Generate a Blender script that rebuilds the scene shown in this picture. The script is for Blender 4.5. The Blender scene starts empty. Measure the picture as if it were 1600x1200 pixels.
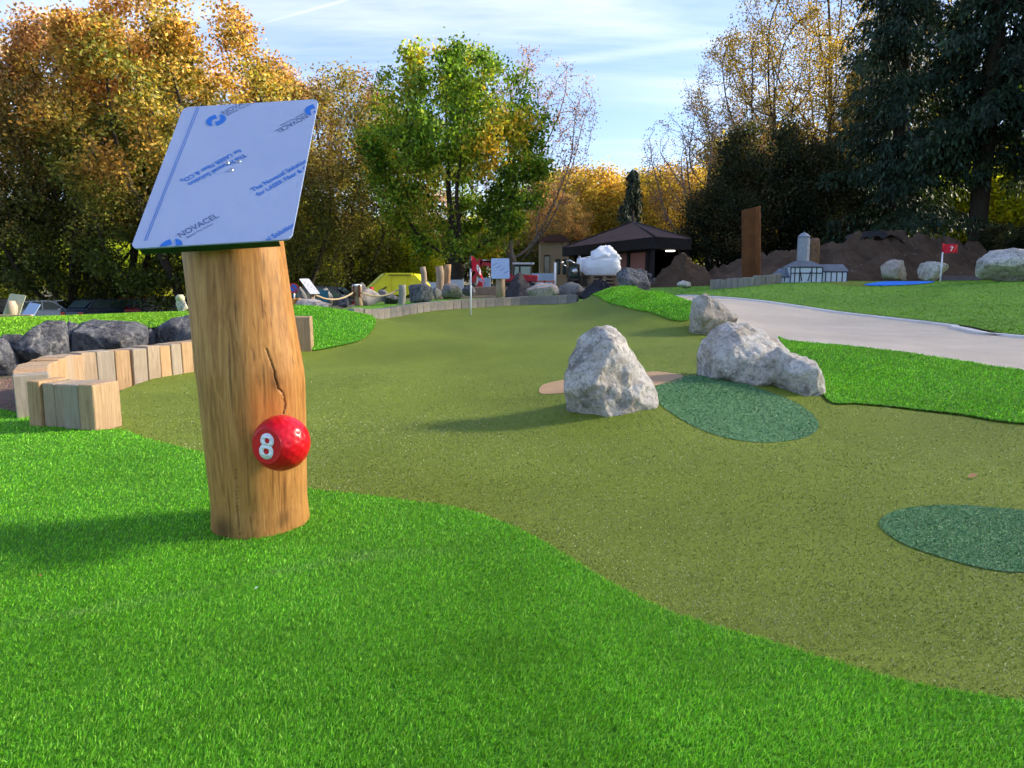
import bpy, bmesh, math, random
import numpy as np
from mathutils import Vector, Matrix, noise
from mathutils.geometry import delaunay_2d_cdt

# ---------------------------------------------------------------- camera, sky, sun, exposure
SC = bpy.context.scene
COL = SC.collection
PITCH = math.radians(8.2)
FPX = 1130.0                      # focal length in pixels of a 1600 px wide frame
CAM = np.array([0.0, 0.0, 1.0])
cam = bpy.data.cameras.new('camera')
cam.sensor_width = 36.0
cam.lens = 36.0 * FPX / 1600.0
cam.clip_start = 0.05
cam.clip_end = 3000
camo = bpy.data.objects.new('camera', cam)
camo.location = CAM
camo.rotation_euler = (math.pi / 2 - PITCH, 0, 0)
COL.objects.link(camo)
SC.camera = camo

SUN_AZ = math.radians(79)         # to the right of the view direction
SUN_EL = math.radians(25)
SUN_DIR = Vector((math.sin(SUN_AZ) * math.cos(SUN_EL), math.cos(SUN_AZ) * math.cos(SUN_EL), math.sin(SUN_EL)))
world = bpy.data.worlds.new('World')
SC.world = world
world.use_nodes = True
wt = world.node_tree
wt.nodes.clear()
def wn(t, **k):
    n = wt.nodes.new(t)
    for a, b in k.items(): setattr(n, a, b)
    return n
sky = wn('ShaderNodeTexSky', sky_type='NISHITA', sun_disc=False, sun_elevation=SUN_EL, sun_rotation=SUN_AZ,
         altitude=200, air_density=1.0, dust_density=1.1, ozone_density=3.0)
tc = wn('ShaderNodeTexCoord')
# thin high cirrus: noise on the plane of the cloud layer
sep = wn('ShaderNodeSeparateXYZ'); wt.links.new(tc.outputs['Generated'], sep.inputs[0])
zz = wn('ShaderNodeMath', operation='MAXIMUM'); zz.inputs[1].default_value = 0.0; wt.links.new(sep.outputs[2], zz.inputs[0])
zo = wn('ShaderNodeMath', operation='ADD'); zo.inputs[1].default_value = 0.12; wt.links.new(zz.outputs[0], zo.inputs[0])
dv = wn('ShaderNodeVectorMath', operation='DIVIDE'); wt.links.new(tc.outputs['Generated'], dv.inputs[0])
cz = wn('ShaderNodeCombineXYZ'); [wt.links.new(zo.outputs[0], cz.inputs[i]) for i in range(3)]
wt.links.new(cz.outputs[0], dv.inputs[1])
mp = wn('ShaderNodeMapping'); mp.inputs['Scale'].default_value = (0.35, 1.3, 0.2); mp.inputs['Rotation'].default_value = (0, 0, 0.25)
wt.links.new(dv.outputs[0], mp.inputs[0])
nz = wn('ShaderNodeTexNoise'); nz.inputs['Scale'].default_value = 1.15; nz.inputs['Detail'].default_value = 7; nz.inputs['Roughness'].default_value = 0.58; nz.inputs['Distortion'].default_value = 0.35
wt.links.new(mp.outputs[0], nz.inputs['Vector'])
mr = wn('ShaderNodeMapRange', interpolation_type='SMOOTHSTEP'); mr.inputs['From Min'].default_value = 0.40; mr.inputs['From Max'].default_value = 0.80; mr.inputs['To Min'].default_value = 0.0; mr.inputs['To Max'].default_value = 0.55
wt.links.new(nz.outputs[0], mr.inputs['Value'])
def contrail(n, half, amount, x0, x1):
    d = wn('ShaderNodeVectorMath', operation='DOT_PRODUCT'); d.inputs[1].default_value = n
    wt.links.new(tc.outputs['Generated'], d.inputs[0])
    a = wn('ShaderNodeMath', operation='ABSOLUTE'); wt.links.new(d.outputs['Value'], a.inputs[0])
    m = wn('ShaderNodeMapRange', interpolation_type='SMOOTHSTEP'); m.inputs['From Min'].default_value = half; m.inputs['From Max'].default_value = 0.0
    m.inputs['To Min'].default_value = 0; m.inputs['To Max'].default_value = amount
    wt.links.new(a.outputs[0], m.inputs['Value'])
    e = wn('ShaderNodeMapRange', interpolation_type='SMOOTHSTEP'); e.inputs['From Min'].default_value = x0; e.inputs['From Max'].default_value = x1
    wt.links.new(sep.outputs[0], e.inputs['Value'])
    k = wn('ShaderNodeMath', operation='MULTIPLY'); wt.links.new(m.outputs[0], k.inputs[0]); wt.links.new(e.outputs[0], k.inputs[1])
    return k.outputs[0]
def raydir(px, py):
    dx, dy = (px - 800) / FPX, (600 - py) / FPX
    return Vector((dx, math.cos(PITCH) + dy * math.sin(PITCH), -math.sin(PITCH) + dy * math.cos(PITCH)))
def trail_normal(a, b): return raydir(*a).cross(raydir(*b)).normalized()
c1 = contrail(trail_normal((380, 45), (540, 0)), 0.0022, 0.16, -.36, -.20)
c2 = contrail(trail_normal((860, 98), (1150, 62)), 0.010, 0.16, -.02, .12)
ad = wn('ShaderNodeMath', operation='ADD'); wt.links.new(c1, ad.inputs[0]); wt.links.new(c2, ad.inputs[1])
ad2 = wn('ShaderNodeMath', operation='ADD', use_clamp=True); wt.links.new(ad.outputs[0], ad2.inputs[0]); wt.links.new(mr.outputs[0], ad2.inputs[1])
mx = wn('ShaderNodeMix', data_type='RGBA'); wt.links.new(ad2.outputs[0], mx.inputs['Factor'])
tint = wn('ShaderNodeMix', data_type='RGBA', blend_type='MULTIPLY'); tint.inputs['Factor'].default_value = 1; tint.inputs['B'].default_value = (1.0, .94, 1.02, 1); wt.links.new(sky.outputs[0], tint.inputs['A'])
wt.links.new(tint.outputs['Result'], mx.inputs['A']); mx.inputs['B'].default_value = (6.0, 6.05, 6.7, 1)
bg = wn('ShaderNodeBackground'); bg.inputs['Strength'].default_value = 0.060
wt.links.new(mx.outputs['Result'], bg.inputs['Color'])
wo = wn('ShaderNodeOutputWorld'); wt.links.new(bg.outputs[0], wo.inputs[0])

sun = bpy.data.lights.new('sun', 'SUN')
sun.energy = 4.2
sun.angle = math.radians(12.0)
sun.color = (1.0, 0.87, 0.68)
suno = bpy.data.objects.new('sun', sun)
suno.rotation_euler = SUN_DIR.to_track_quat('Z', 'Y').to_euler()
suno.location = (30, 12, 30)
COL.objects.link(suno)

vs = SC.view_settings
vs.view_transform = 'Standard'; vs.look = 'None'; vs.gamma = 1.0; vs.use_curve_mapping = False
vs.exposure = 2.32
SC.cycles.use_denoising = True
SC.cycles.denoiser = 'OPENIMAGEDENOISE'
SC.cycles.denoising_prefilter = 'FAST'
SC.cycles.use_adaptive_sampling = True; SC.cycles.adaptive_threshold = 0.02
SC.cycles.max_bounces = 5; SC.cycles.diffuse_bounces = 3; SC.cycles.glossy_bounces = 3; SC.cycles.transmission_bounces = 4
SC.cycles.caustics_reflective = False; SC.cycles.caustics_refractive = False

# ---------------------------------------------------------------- pixel helpers (design aid: a pixel and a distance give a point in the world)
_f = np.array([0, math.cos(PITCH), -math.sin(PITCH)]); _u = np.array([0, math.sin(PITCH), math.cos(PITCH)])
def at(px, py, Y):
    d = np.array(raydir(px, py)); return CAM + d * (Y / d[1])
# terrain control points: (px, py, Y)
TC = [(404, 838, 2.75), (0, 640, 5.5), (190, 680, 4.55), (480, 770, 3.2), (830, 840, 2.74), (1200, 1010, 1.9), (1600, 1105, 1.6),
      (1500, 850, 2.7), (1540, 700, 4.2), (700, 700, 4.1), (520, 640, 5.4), (700, 600, 6.9), (350, 590, 7.1), (560, 570, 8.2),
      (1290, 632, 5.65), (1400, 640, 5.4), (1600, 665, 4.85), (1235, 537, 8.3), (1400, 556, 7.2), (1600, 588, 6.2),
      (960, 640, 5.05), (1150, 690, 4.4), (1150, 640, 5.2), (1060, 600, 5.9), (860, 600, 6.5), (780, 640, 5.4), (900, 680, 4.5),
      (1000, 560, 7.6), (850, 545, 8.8), (700, 530, 10.3), (736, 493, 14.5), (620, 512, 12.0), (850, 490, 14.3),
      (565, 503, 12.6), (690, 486, 15.0), (800, 478, 16.4), (905, 474, 16.2),
      (925, 477, 15.0), (960, 496, 12.5), (1000, 511, 11.0), (1040, 521, 10.3), (1078, 517, 10.2),
      (960, 462, 15.2), (1010, 478, 12.4), (1060, 497, 11.0), (1090, 530, 9.6),
      (490, 555, 9.2), (585, 526, 10.8), (500, 494, 12.0), (540, 500, 11.9), (440, 545, 9.6),
      (1600, 526, 10.0), (1300, 487, 15.0), (1015, 464, 22.0), (1150, 505, 11.8), (1230, 500, 13),
      (1560, 443, 17.5), (1400, 453, 18.5), (1400, 441, 22.5), (1255, 439, 22.0), (1165, 446, 21.0), (1050, 456, 24.0), (1480, 490, 13.5), (1250, 465, 17.5),
      (60, 588, 7.3), (270, 560, 8.6), (0, 600, 6.8), (100, 496, 15.0), (280, 490, 14.0), (30, 520, 9.8), (250, 508, 10.0), (150, 505, 11.5), (-200, 505, 12), (-200, 590, 7),
      (440, 500, 12.5), (620, 480, 17.5), (800, 468, 19.5), (690, 474, 19.0), (560, 482, 17.0),
      (600, 464, 27.0), (800, 458, 27.0), (480, 478, 22), (480, 500, 34), (300, 510, 30), (100, 515, 30), (420, 500, 24), (250, 503, 22), (60, 507, 22)]
_pts = [at(*t) for t in TC]
_extra = [(0, 0, 0), (-2, 0.5, 0), (2, 0.5, 0), (0, 1.4, 0), (-1.5, 1.6, 0), (0, -4, 0), (-6, -2, 0), (6, -2, 0), (-2.2, 3.2, 0), (7, 3, .05), (10, 6, .25), (-9, 3, 0),
          (12, 12, .6), (16, 18, .95), (20, 10, .8), (25, 25, 1), (-16, 20, -.2), (-14, 9, .1), (-20, 40, -1.5), (-12, 42, -1.4), (-30, 30, -1.5), (0, 40, .4), (20, 40, 1.0), (8, 36, .75), (10, 30, .85), (16, 26, .95),
          (40, 60, 1), (0, 70, .7), (-40, 60, -1.2), (-40, 10, -.4), (45, 5, .8), (0, -40, .2), (-60, -40, 0), (60, -40, .4), (90, 120, 1), (-90, 120, -.6), (0, 160, .7)]
_P = np.array([(a[0], a[1], a[2]) for a in _pts] + _extra)
_c = 0.7
def _phi(r2): return -np.sqrt(r2 + _c * _c)
_K = _phi(((_P[:, None, :2] - _P[None, :, :2]) ** 2).sum(-1))
_n = len(_P)
_A = np.zeros((_n + 1, _n + 1)); _A[:_n, :_n] = _K + np.eye(_n) * 0.12; _A[:_n, _n] = 1; _A[_n, :_n] = 1
_w = np.linalg.solve(_A, np.append(_P[:, 2], 0))
BUMPS = []                        # (x0, y0, x1, y1, height, radius): soft ridges moulded on top
def TZ(x, y):
    x = np.asarray(x, float); y = np.asarray(y, float); sh = x.shape
    x = x.ravel(); y = y.ravel(); out = np.empty(len(x))
    for s in range(0, len(x), 20000):
        q = np.stack([x[s:s + 20000], y[s:s + 20000]], -1)
        out[s:s + 20000] = _phi(((q[:, None, :] - _P[None, :, :2]) ** 2).sum(-1)) @ _w[:_n] + _w[_n]
    for (ax, ay, bx, by, h, r) in BUMPS:
        dx, dy = bx - ax, by - ay; t_ = np.clip(((x - ax) * dx + (y - ay) * dy) / max(dx * dx + dy * dy, 1e-9), 0, 1)
        out += h * np.exp(-(((x - ax - t_ * dx) ** 2 + (y - ay - t_ * dy) ** 2) / (r * r)))
    return out.reshape(sh)
def tz(x, y): return float(TZ([x], [y])[0])
def W(px, Y, dz=0.0):
    """ground point in the column px of the frame at distance Y"""
    dx = (px - 800) / FPX; z = 0.3
    for _ in range(4):
        X = dx * (Y * math.cos(PITCH) - (z - 1) * math.sin(PITCH)); z = tz(X, Y)
    return Vector((X, Y, z + dz))
def G(px, py):
    """ground point under a pixel (ray against the terrain)"""
    d = np.array(raydir(px, py)); ys = np.concatenate([np.arange(1.0, 12, .02), np.arange(12, 60, .1)])
    X = d[0] / d[1] * ys; Zr = 1 + d[2] / d[1] * ys; below = np.where(Zr < TZ(X, ys))[0]
    k = below[0] if len(below) else len(ys) - 1
    return Vector((X[k], ys[k], tz(X[k], ys[k])))
def zpix(py, Y):
    d = raydir(800, py); return 1 + d[2] / d[1] * Y

def _b(p1, Y1, p2, Y2, h, r):
    a, b = W(p1, Y1), W(p2, Y2); return (a.x, a.y, b.x, b.y, h, r)
BUMPS = [_b(955, 5.15, 990, 5.3, .10, .8), _b(1180, 5.7, 1255, 5.6, .10, .7), _b(965, 14.6, 1062, 10.9, .26, .85), _b(470, 11.2, 540, 11.0, .22, 1.1),
         _b(1262, 7.4, 1480, 6.2, .02, .7), _b(760, 9.0, 1000, 9.3, .07, 1.0), _b(690, 5.6, 820, 5.2, -.05, .8), _b(540, 6.6, 680, 6.3, .05, .8), _b(600, 8.6, 760, 8.3, -.05, .7), _b(880, 11.2, 985, 10.6, .06, .8), _b(1080, 3.9, 1300, 3.7, .03, .7), _b(1050, 2.7, 1350, 2.6, -.02, .5)]

# ---------------------------------------------------------------- materials
class NT:
    def __init__(s, name):
        s.m = bpy.data.materials.new(name); s.m.use_nodes = True; s.t = s.m.node_tree; s.t.nodes.clear()
        s.out = s.n('ShaderNodeOutputMaterial'); s.tc = s.n('ShaderNodeTexCoord')
    def n(s, t, **k):
        nd = s.t.nodes.new(t)
        for a, b in k.items(): setattr(nd, a, b)
        return nd
    def l(s, a, b): s.t.links.new(a, b)
    def vec(s, scale=(1, 1, 1), coord='Object', rot=(0, 0, 0)):
        m = s.n('ShaderNodeMapping'); m.inputs['Scale'].default_value = scale; m.inputs['Rotation'].default_value = rot
        s.l(s.tc.outputs[coord], m.inputs[0]); return m.outputs[0]
    def noise(s, scale, detail=4, rough=.55, dist=0, vec=None):
        n = s.n('ShaderNodeTexNoise'); n.inputs['Scale'].default_value = scale; n.inputs['Detail'].default_value = detail
        n.inputs['Roughness'].default_value = rough; n.inputs['Distortion'].default_value = dist
        s.l(vec or s.tc.outputs['Object'], n.inputs['Vector']); return n.outputs[0]
    def vor(s, scale, feature='F1', vec=None, out='Distance'):
        n = s.n('ShaderNodeTexVoronoi', feature=feature); n.inputs['Scale'].default_value = scale
        s.l(vec or s.tc.outputs['Object'], n.inputs['Vector']); return n.outputs[out]
    def ramp(s, v, stops, interp='LINEAR'):
        r = s.n('ShaderNodeValToRGB'); r.color_ramp.interpolation = interp
        e = r.color_ramp.elements
        while len(e) < len(stops): e.new(.5)
        for i, (p, c) in enumerate(stops):
            e[i].position = p; e[i].color = (*c, 1) if len(c) == 3 else c
        s.l(v, r.inputs[0]); return r.outputs[0]
    def rng(s, v, a, b, c=0., d=1.):
        r = s.n('ShaderNodeMapRange'); r.inputs[1].default_value = a; r.inputs[2].default_value = b; r.inputs[3].default_value = c; r.inputs[4].default_value = d
        s.l(v, r.inputs[0]); return r.outputs[0]
    def mix(s, f, a, b, mode='MIX'):
        m = s.n('ShaderNodeMix', data_type='RGBA', blend_type=mode)
        for v, k in ((f, 'Factor'), (a, 'A'), (b, 'B')):
            if isinstance(v, (int, float)) and k == 'Factor': m.inputs[k].default_value = v
            elif isinstance(v, tuple): m.inputs[k].default_value = (*v, 1)
            else: s.l(v, m.inputs[k])
        return m.outputs['Result']
    def math(s, op, a, b=None):
        m = s.n('ShaderNodeMath', operation=op)
        for i, v in enumerate((a, b)):
            if v is None: continue
            if isinstance(v, (int, float)): m.inputs[i].default_value = v
            else: s.l(v, m.inputs[i])
        return m.outputs[0]
    def attr(s, name='Col'):
        a = s.n('ShaderNodeAttribute'); a.attribute_name = name; return a.outputs['Color']
    def bump(s, h, strength=.5, dist=.01, normal=None):
        b = s.n('ShaderNodeBump'); b.inputs['Strength'].default_value = strength; b.inputs['Distance'].default_value = dist
        s.l(h, b.inputs['Height'])
        if normal: s.l(normal, b.inputs['Normal'])
        return b.outputs[0]
    def finish(s, color, rough=.6, normal=None, spec=.5, metal=0., coat=0.):
        p = s.n('ShaderNodeBsdfPrincipled')
        if isinstance(color, tuple): p.inputs['Base Color'].default_value = (*color, 1)
        else: s.l(color, p.inputs['Base Color'])
        if isinstance(rough, (int, float)): p.inputs['Roughness'].default_value = rough
        else: s.l(rough, p.inputs['Roughness'])
        p.inputs['Specular IOR Level'].default_value = spec; p.inputs['Metallic'].default_value = metal
        p.inputs['Coat Weight'].default_value = coat; p.inputs['Coat Roughness'].default_value = .08
        if normal: s.l(normal, p.inputs['Normal'])
        s.l(p.outputs[0], s.out.inputs[0]); s.p = p
        return s.m

M = {}
def simple(name, col, rough=.6, var=.12, scale=8., spec=.4, metal=0., coat=0., bump=0.):
    t = NT(name); n = t.noise(scale, 5, .6)
    c = t.mix(t.rng(n, .3, .7), tuple(x * (1 - var) for x in col), tuple(min(1, x * (1 + var)) for x in col))
    nm = t.bump(t.noise(scale * 6, 4), bump, .01) if bump else None
    M[name] = t.finish(c, rough, nm, spec, metal, coat); return M[name]
def leafmat(name, transl=.42):
    t = NT(name); c = t.attr()
    d = t.n('ShaderNodeBsdfPrincipled'); t.l(c, d.inputs['Base Color']); d.inputs['Roughness'].default_value = .55; d.inputs['Specular IOR Level'].default_value = .25
    tr = t.n('ShaderNodeBsdfTranslucent')
    c2 = t.mix(1.0, c, (1.25, 1.15, .6), 'MULTIPLY'); t.l(c2, tr.inputs[0])
    m = t.n('ShaderNodeMixShader'); m.inputs[0].default_value = transl
    t.l(d.outputs[0], m.inputs[1]); t.l(tr.outputs[0], m.inputs[2]); t.l(m.outputs[0], t.out.inputs[0]); M[name] = t.m
leafmat('leaf'); leafmat('leaf_thin', .62); leafmat('needle', .12); leafmat('blade', .30); leafmat('fibre', .15)

def turf_ground(name, stops, fine, speck, bumpd):
    t = NT(name)
    big = t.noise(1.3, 4, .6); sm = t.noise(fine, 3, .7); sp = t.noise(fine * 1.7, 2, .8)
    c = t.ramp(sm, stops)
    c = t.mix(t.rng(big, .35, .7, 0, .55), c, tuple(x * 1.25 for x in stops[1][1])); c = t.mix(t.rng(t.noise(.45, 5, .65, .8), .42, .62, 0, .5), c, tuple(x * .72 for x in stops[1][1]))
    c = t.mix(t.rng(sp, .66, .74, 0, speck), c, (.42, .42, .22))
    nm = t.bump(t.noise(fine, 4, .75), .9, bumpd)
    M[name] = t.finish(c, .75, nm, .25)
turf_ground('turf', [(.25, (.03, .13, .006)), (.5, (.08, .30, .012)), (.8, (.15, .44, .025))], 130, .0, .012)
turf_ground('olive', [(.25, (.085, .118, .010)), (.5, (.160, .215, .018)), (.8, (.25, .32, .045))], 150, .35, .006)
turf_ground('lawn', [(.25, (.08, .18, .02)), (.5, (.16, .34, .035)), (.8, (.24, .46, .06))], 60, .0, .02)
turf_ground('lime', [(.25, (.05, .15, .008)), (.5, (.11, .29, .015)), (.8, (.18, .42, .03))], 60, .0, .02)
turf_ground('mat_green', [(.25, (.05, .125, .045)), (.5, (.09, .21, .085)), (.8, (.15, .29, .13))], 190, .12, .003)
turf_ground('mat_tan', [(.25, (.36, .22, .11)), (.5, (.50, .32, .17)), (.8, (.62, .44, .26))], 190, .0, .003)
turf_ground('mat_blue', [(.25, (.01, .13, .55)), (.5, (.015, .19, .75)), (.8, (.03, .25, .85))], 80, .0, .003)

t = NT('ground'); a = t.noise(.35, 5, .6); b = t.noise(14, 5, .7)
c = t.mix(t.rng(a, .4, .6), (.10, .082, .062), (.075, .095, .03)); c = t.mix(t.rng(b, .35, .7, 0, .7), c, (.17, .145, .12))
M['ground'] = t.finish(c, .9, t.bump(b, .8, .03), .2)
t = NT('mulch'); v = t.vor(38, out='Color'); b = t.noise(60, 4, .7)
c = t.mix(t.rng(b, .3, .7), (.13, .075, .05), (.26, .17, .125)); c = t.mix(.35, c, t.mix(1.0, v, (.30, .20, .15), 'MULTIPLY'))
M['mulch'] = t.finish(c, .9, t.bump(t.vor(38), .9, .02), .2)
t = NT('path'); a = t.noise(.9, 5, .65); b = t.noise(70, 4, .8); v = t.vor(120)
c = t.mix(t.rng(a, .35, .65), (.57, .485, .375), (.70, .605, .48)); c = t.mix(t.rng(b, .4, .75, 0, .6), c, (.46, .40, .34))
c = t.mix(t.rng(t.noise(2.6, 6, .7), .60, .72, 0, .55), c, (.74, .72, .69))
M['path'] = t.finish(c, .85, t.bump(b, .5, .006), .3)
t = NT('soil'); a = t.noise(1.1, 6, .65); b = t.noise(9, 6, .75)
c = t.mix(t.rng(a, .35, .65), (.085, .055, .036), (.15, .10, .068)); c = t.mix(t.rng(b, .55, .75, 0, .6), c, (.17, .125, .10)); c = t.mix(t.rng(t.noise(4.5, 3, .6), .64, .70, 0, .7), c, (.26, .21, .17))
M['soil'] = t.finish(c, .95, t.bump(b, 1.0, .12), .15)
t = NT('dark_soil'); a = t.noise(1.5, 6, .65); b = t.noise(9, 6, .75)
c = t.mix(t.rng(b, .4, .7), (.045, .042, .045), (.11, .105, .11))
M['dark_soil'] = t.finish(c, .95, t.bump(b, 1.0, .08), .15)

def rockmat(name, dark, mid, light, stain, vein=None, sc=1.0, stainamt=.8):
    t = NT(name); ob = t.n('ShaderNodeObjectInfo')
    off = t.n('ShaderNodeVectorMath', operation='ADD'); t.l(t.tc.outputs['Object'], off.inputs[0])
    cmb = t.n('ShaderNodeCombineXYZ'); r5 = t.math('MULTIPLY', ob.outputs['Random'], 40.); t.l(r5, cmb.inputs[0]); t.l(r5, cmb.inputs[1]); t.l(cmb.outputs[0], off.inputs[1])
    V = off.outputs[0]
    a = t.noise(3.2 * sc, 8, .68, .6, V); b = t.noise(22 * sc, 8, .75, .5, V); f = t.noise(70 * sc, 5, .75, 0, V); s = t.noise(2.1 * sc, 5, .6, 1.0, V)
    c = t.ramp(a, [(.30, dark), (.48, mid), (.66, light)])
    c = t.mix(t.rng(b, .50, .58, .0, .8), c, light); c = t.mix(t.rng(b, .455, .38, .0, .7), c, dark); c = t.mix(t.rng(f, .52, .70, 0, .55), c, dark)
    c = t.mix(t.rng(s, .54, .70, 0, stainamt), c, stain)
    if vein:
        w = t.n('ShaderNodeTexWave', wave_type='BANDS'); w.inputs['Scale'].default_value = 1.6 * sc; w.inputs['Distortion'].default_value = 14; w.inputs['Detail'].default_value = 5; w.inputs['Detail Scale'].default_value = 1.4
        t.l(V, w.inputs['Vector'])
        msk = t.math('MULTIPLY', t.rng(w.outputs['Fac'], .955, .995), t.rng(b, .40, .58))
        c = t.mix(t.math('MULTIPLY', msk, .55), c, vein)
    h = t.math('ADD', t.math('MULTIPLY', b, 1.0), t.math('MULTIPLY', f, .30)); cr = t.vor(5.5 * sc, 'DISTANCE_TO_EDGE', V)
    h = t.math('ADD', h, t.math('MULTIPLY', t.rng(cr, 0, .05), .12))
    M[name] = t.finish(c, .85, t.bump(h, .9, .05 / sc), .25)
rockmat('limestone', (.16, .152, .14), (.53, .505, .465), (.86, .835, .79), (.42, .33, .21), None, 1.0, .6)
rockmat('tan_stone', (.24, .21, .17), (.40, .36, .30), (.60, .57, .51), (.34, .25, .14))
rockmat('slate', (.030, .034, .044), (.085, .093, .115), (.22, .225, .24), (.15, .125, .11), (.42, .41, .39), .8, .45)
rockmat('grey_stone', (.11, .105, .105), (.19, .185, .18), (.31, .30, .29), (.22, .18, .15), None, 1., .5)
rockmat('pink_stone', (.24, .20, .19), (.38, .33, .31), (.55, .50, .48), (.36, .27, .22))

def woodmat(name, dark, mid, light, fine=1., rough=.65, attr=False, grey=None):
    t = NT(name); ob = t.n('ShaderNodeObjectInfo')
    off = t.n('ShaderNodeVectorMath', operation='ADD'); t.l(t.tc.outputs['Object'], off.inputs[0])
    cmb = t.n('ShaderNodeCombineXYZ'); r5 = t.math('MULTIPLY', ob.outputs['Random'], 23.); t.l(r5, cmb.inputs[0]); t.l(r5, cmb.inputs[2]); t.l(cmb.outputs[0], off.inputs[1])
    mpn = t.n('ShaderNodeMapping'); mpn.inputs['Scale'].default_value = (1, 1, .07); t.l(off.outputs[0], mpn.inputs[0])
    g = t.noise(42 * fine, 7, .66, 1.3, mpn.outputs[0]); g2 = t.noise(150 * fine, 3, .6, 0, mpn.outputs[0])
    bl = t.noise(3.2, 4, .6, .4, off.outputs[0])
    c = t.ramp(g, [(.28, dark), (.5, mid), (.72, light)]); c = t.mix(t.rng(g2, .5, .75, 0, .35), c, dark)
    c = t.mix(t.rng(bl, .45, .7, 0, .45), c, tuple(x * .72 for x in mid))
    mp3 = t.n('ShaderNodeMapping'); mp3.inputs['Scale'].default_value = (1, 1, .018); t.l(off.outputs[0], mp3.inputs[0])
    c = t.mix(t.rng(t.noise(85 * fine, 3, .5, .3, mp3.outputs[0]), .63, .70, 0, .6), c, tuple(x * .35 for x in dark))
    if grey: c = t.mix(t.rng(ob.outputs['Random'], .15, .95, 0, .85), c, t.mix(t.rng(g, .3, .7), tuple(x * .62 for x in grey), grey))
    if attr:
        a = t.n('ShaderNodeAttribute'); a.attribute_name = 'Col'
        c = t.mix(1., c, a.outputs['Color'], 'MULTIPLY')
    M[name] = t.finish(c, rough, t.bump(g, .35, .004), .35)
woodmat('log', (.19, .075, .016), (.42, .20, .055), (.57, .325, .11), 1., .5, True)
woodmat('timber', (.26, .15, .07), (.42, .27, .14), (.53, .37, .21), 1., .7, False, (.34, .32, .28))
woodmat('timber_grey', (.17, .15, .125), (.29, .265, .23), (.40, .375, .34), 1., .8, False, (.30, .29, .28))
woodmat('post_wood', (.22, .12, .055), (.36, .21, .105), (.48, .31, .17), .5, .75, False, (.36, .33, .28))
woodmat('bark', (.022, .018, .013), (.050, .040, .030), (.095, .08, .06), .25, .95)
woodmat('birch_bark', (.09, .075, .06), (.20, .175, .145), (.30, .27, .23), .25, .95)
t = NT('rust'); a = t.noise(2.2, 6, .7); b = t.noise(22, 5, .7); c = t.mix(t.rng(a, .3, .7), (.085, .032, .012), (.15, .062, .024)); c = t.mix(t.rng(b, .5, .75, 0, .5), c, (.085, .03, .014)); M['rust'] = t.finish(c, .85, t.bump(b, .3, .01), .2)
t = NT('concrete_block'); a = t.noise(6, 6, .7); ob = t.n('ShaderNodeObjectInfo'); c = t.mix(t.rng(a, .3, .7), (.20, .185, .17), (.34, .32, .295)); c = t.mix(1., c, t.mix(ob.outputs['Random'], (.75, .77, .80), (1.15, 1.1, 1.02)), 'MULTIPLY'); M['concrete_block'] = t.finish(c, .85, t.bump(t.noise(60, 4), .4, .006), .3)
# protective film of the sign board: wrinkled, faintly glossy
t = NT('film'); wv = t.noise(9, 5, .6, 2.2); wr = t.noise(26, 4, .6, 1.2); a = t.noise(2, 3)
c = t.mix(t.rng(a, .3, .7), (.28, .365, .57), (.31, .395, .60))
ridg = t.math('ABSOLUTE', t.math('SUBTRACT', wv, .5)); wmask = t.rng(t.noise(3.2, 2), .45, .65)
hgt = t.math('MULTIPLY', t.rng(ridg, 0, .03), wmask)
M['film'] = t.finish(c, .33, t.bump(hgt, .22, .003), .5)
simple('print_blue', (.02, .14, .55), .4, .05)
simple('print_navy', (.035, .075, .21), .4, .05)
simple('red_paint', (.60, .002, .014), .30, .05, 3, .35, 0, .15)
simple('red_flag', (.62, .008, .035), .7, .08, 5)
simple('white_paint', (.78, .80, .84), .45, .04, 5)
simple('white_print', (.85, .87, .92), .45, .03, 5)
simple('steel', (.55, .56, .58), .3, .08, 20, .5, 1.)
simple('flange', (.055, .085, .05), .28, .1, 6, .5, .8)  # dark green base stands for the grass mirrored in the metal
simple('yellow_paint', (.78, .71, .015), .45, .06, 3)
simple('yellow_pale', (.66, .66, .10), .5, .08, 3)  # skip yellow made paler, painted for the light on its sloping end
simple('black_rubber', (.012, .012, .013), .8, .2, 10)
simple('black_sheet', (.008, .008, .010), .6, .3, 9)
simple('dark_metal', (.03, .032, .035), .45, .2, 8, .5, .3)
simple('machine_red', (.34, .012, .02), .4, .12, 5)
simple('machine_green', (.02, .06, .05), .4, .12, 5)
simple('glass', (.05, .085, .085), .06, .1, 3, .8)
simple('car_black', (.012, .014, .02), .22, .1, 3, .6, 0, .6)
simple('car_blue', (.05, .075, .12), .25, .1, 3, .6, .3, .6)
simple('car_silver', (.36, .40, .45), .25, .06, 3, .6, .4, .6)
simple('car_red', (.28, .012, .02), .25, .1, 3, .6, 0, .6)
simple('tail_red', (.5, .01, .01), .3, .05)
simple('bag_white', (.72, .76, .82), .7, .07, 4, .3, 0, 0, .3)
simple('hut_brown', (.040, .026, .026), .7, .2, 3)
simple('hut_black', (.014, .012, .014), .8, .2, 3)
simple('hut_panel', (.34, .15, .13), .7, .08, 2)
simple('hut_roof', (.12, .065, .052), .85, .22, 2.5, .3, 0, 0, .6)
simple('beige_wall', (.40, .31, .18), .85, .08, 1)
simple('orange_barrier', (.75, .22, .08), .6, .1, 4)
simple('fence_white', (.52, .55, .58), .7, .08, 3)
simple('fence_blue', (.33, .42, .52), .6, .1, 3)
simple('model_white', (.55, .62, .72), .6, .05, 6)
simple('model_slate', (.13, .155, .19), .6, .22, 10)
simple('model_slate_pale', (.28, .31, .37), .6, .18, 16)
simple('model_beam', (.035, .045, .065), .7, .1, 5)
simple('kerb', (.66, .65, .64), .8, .1, 6)
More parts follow.
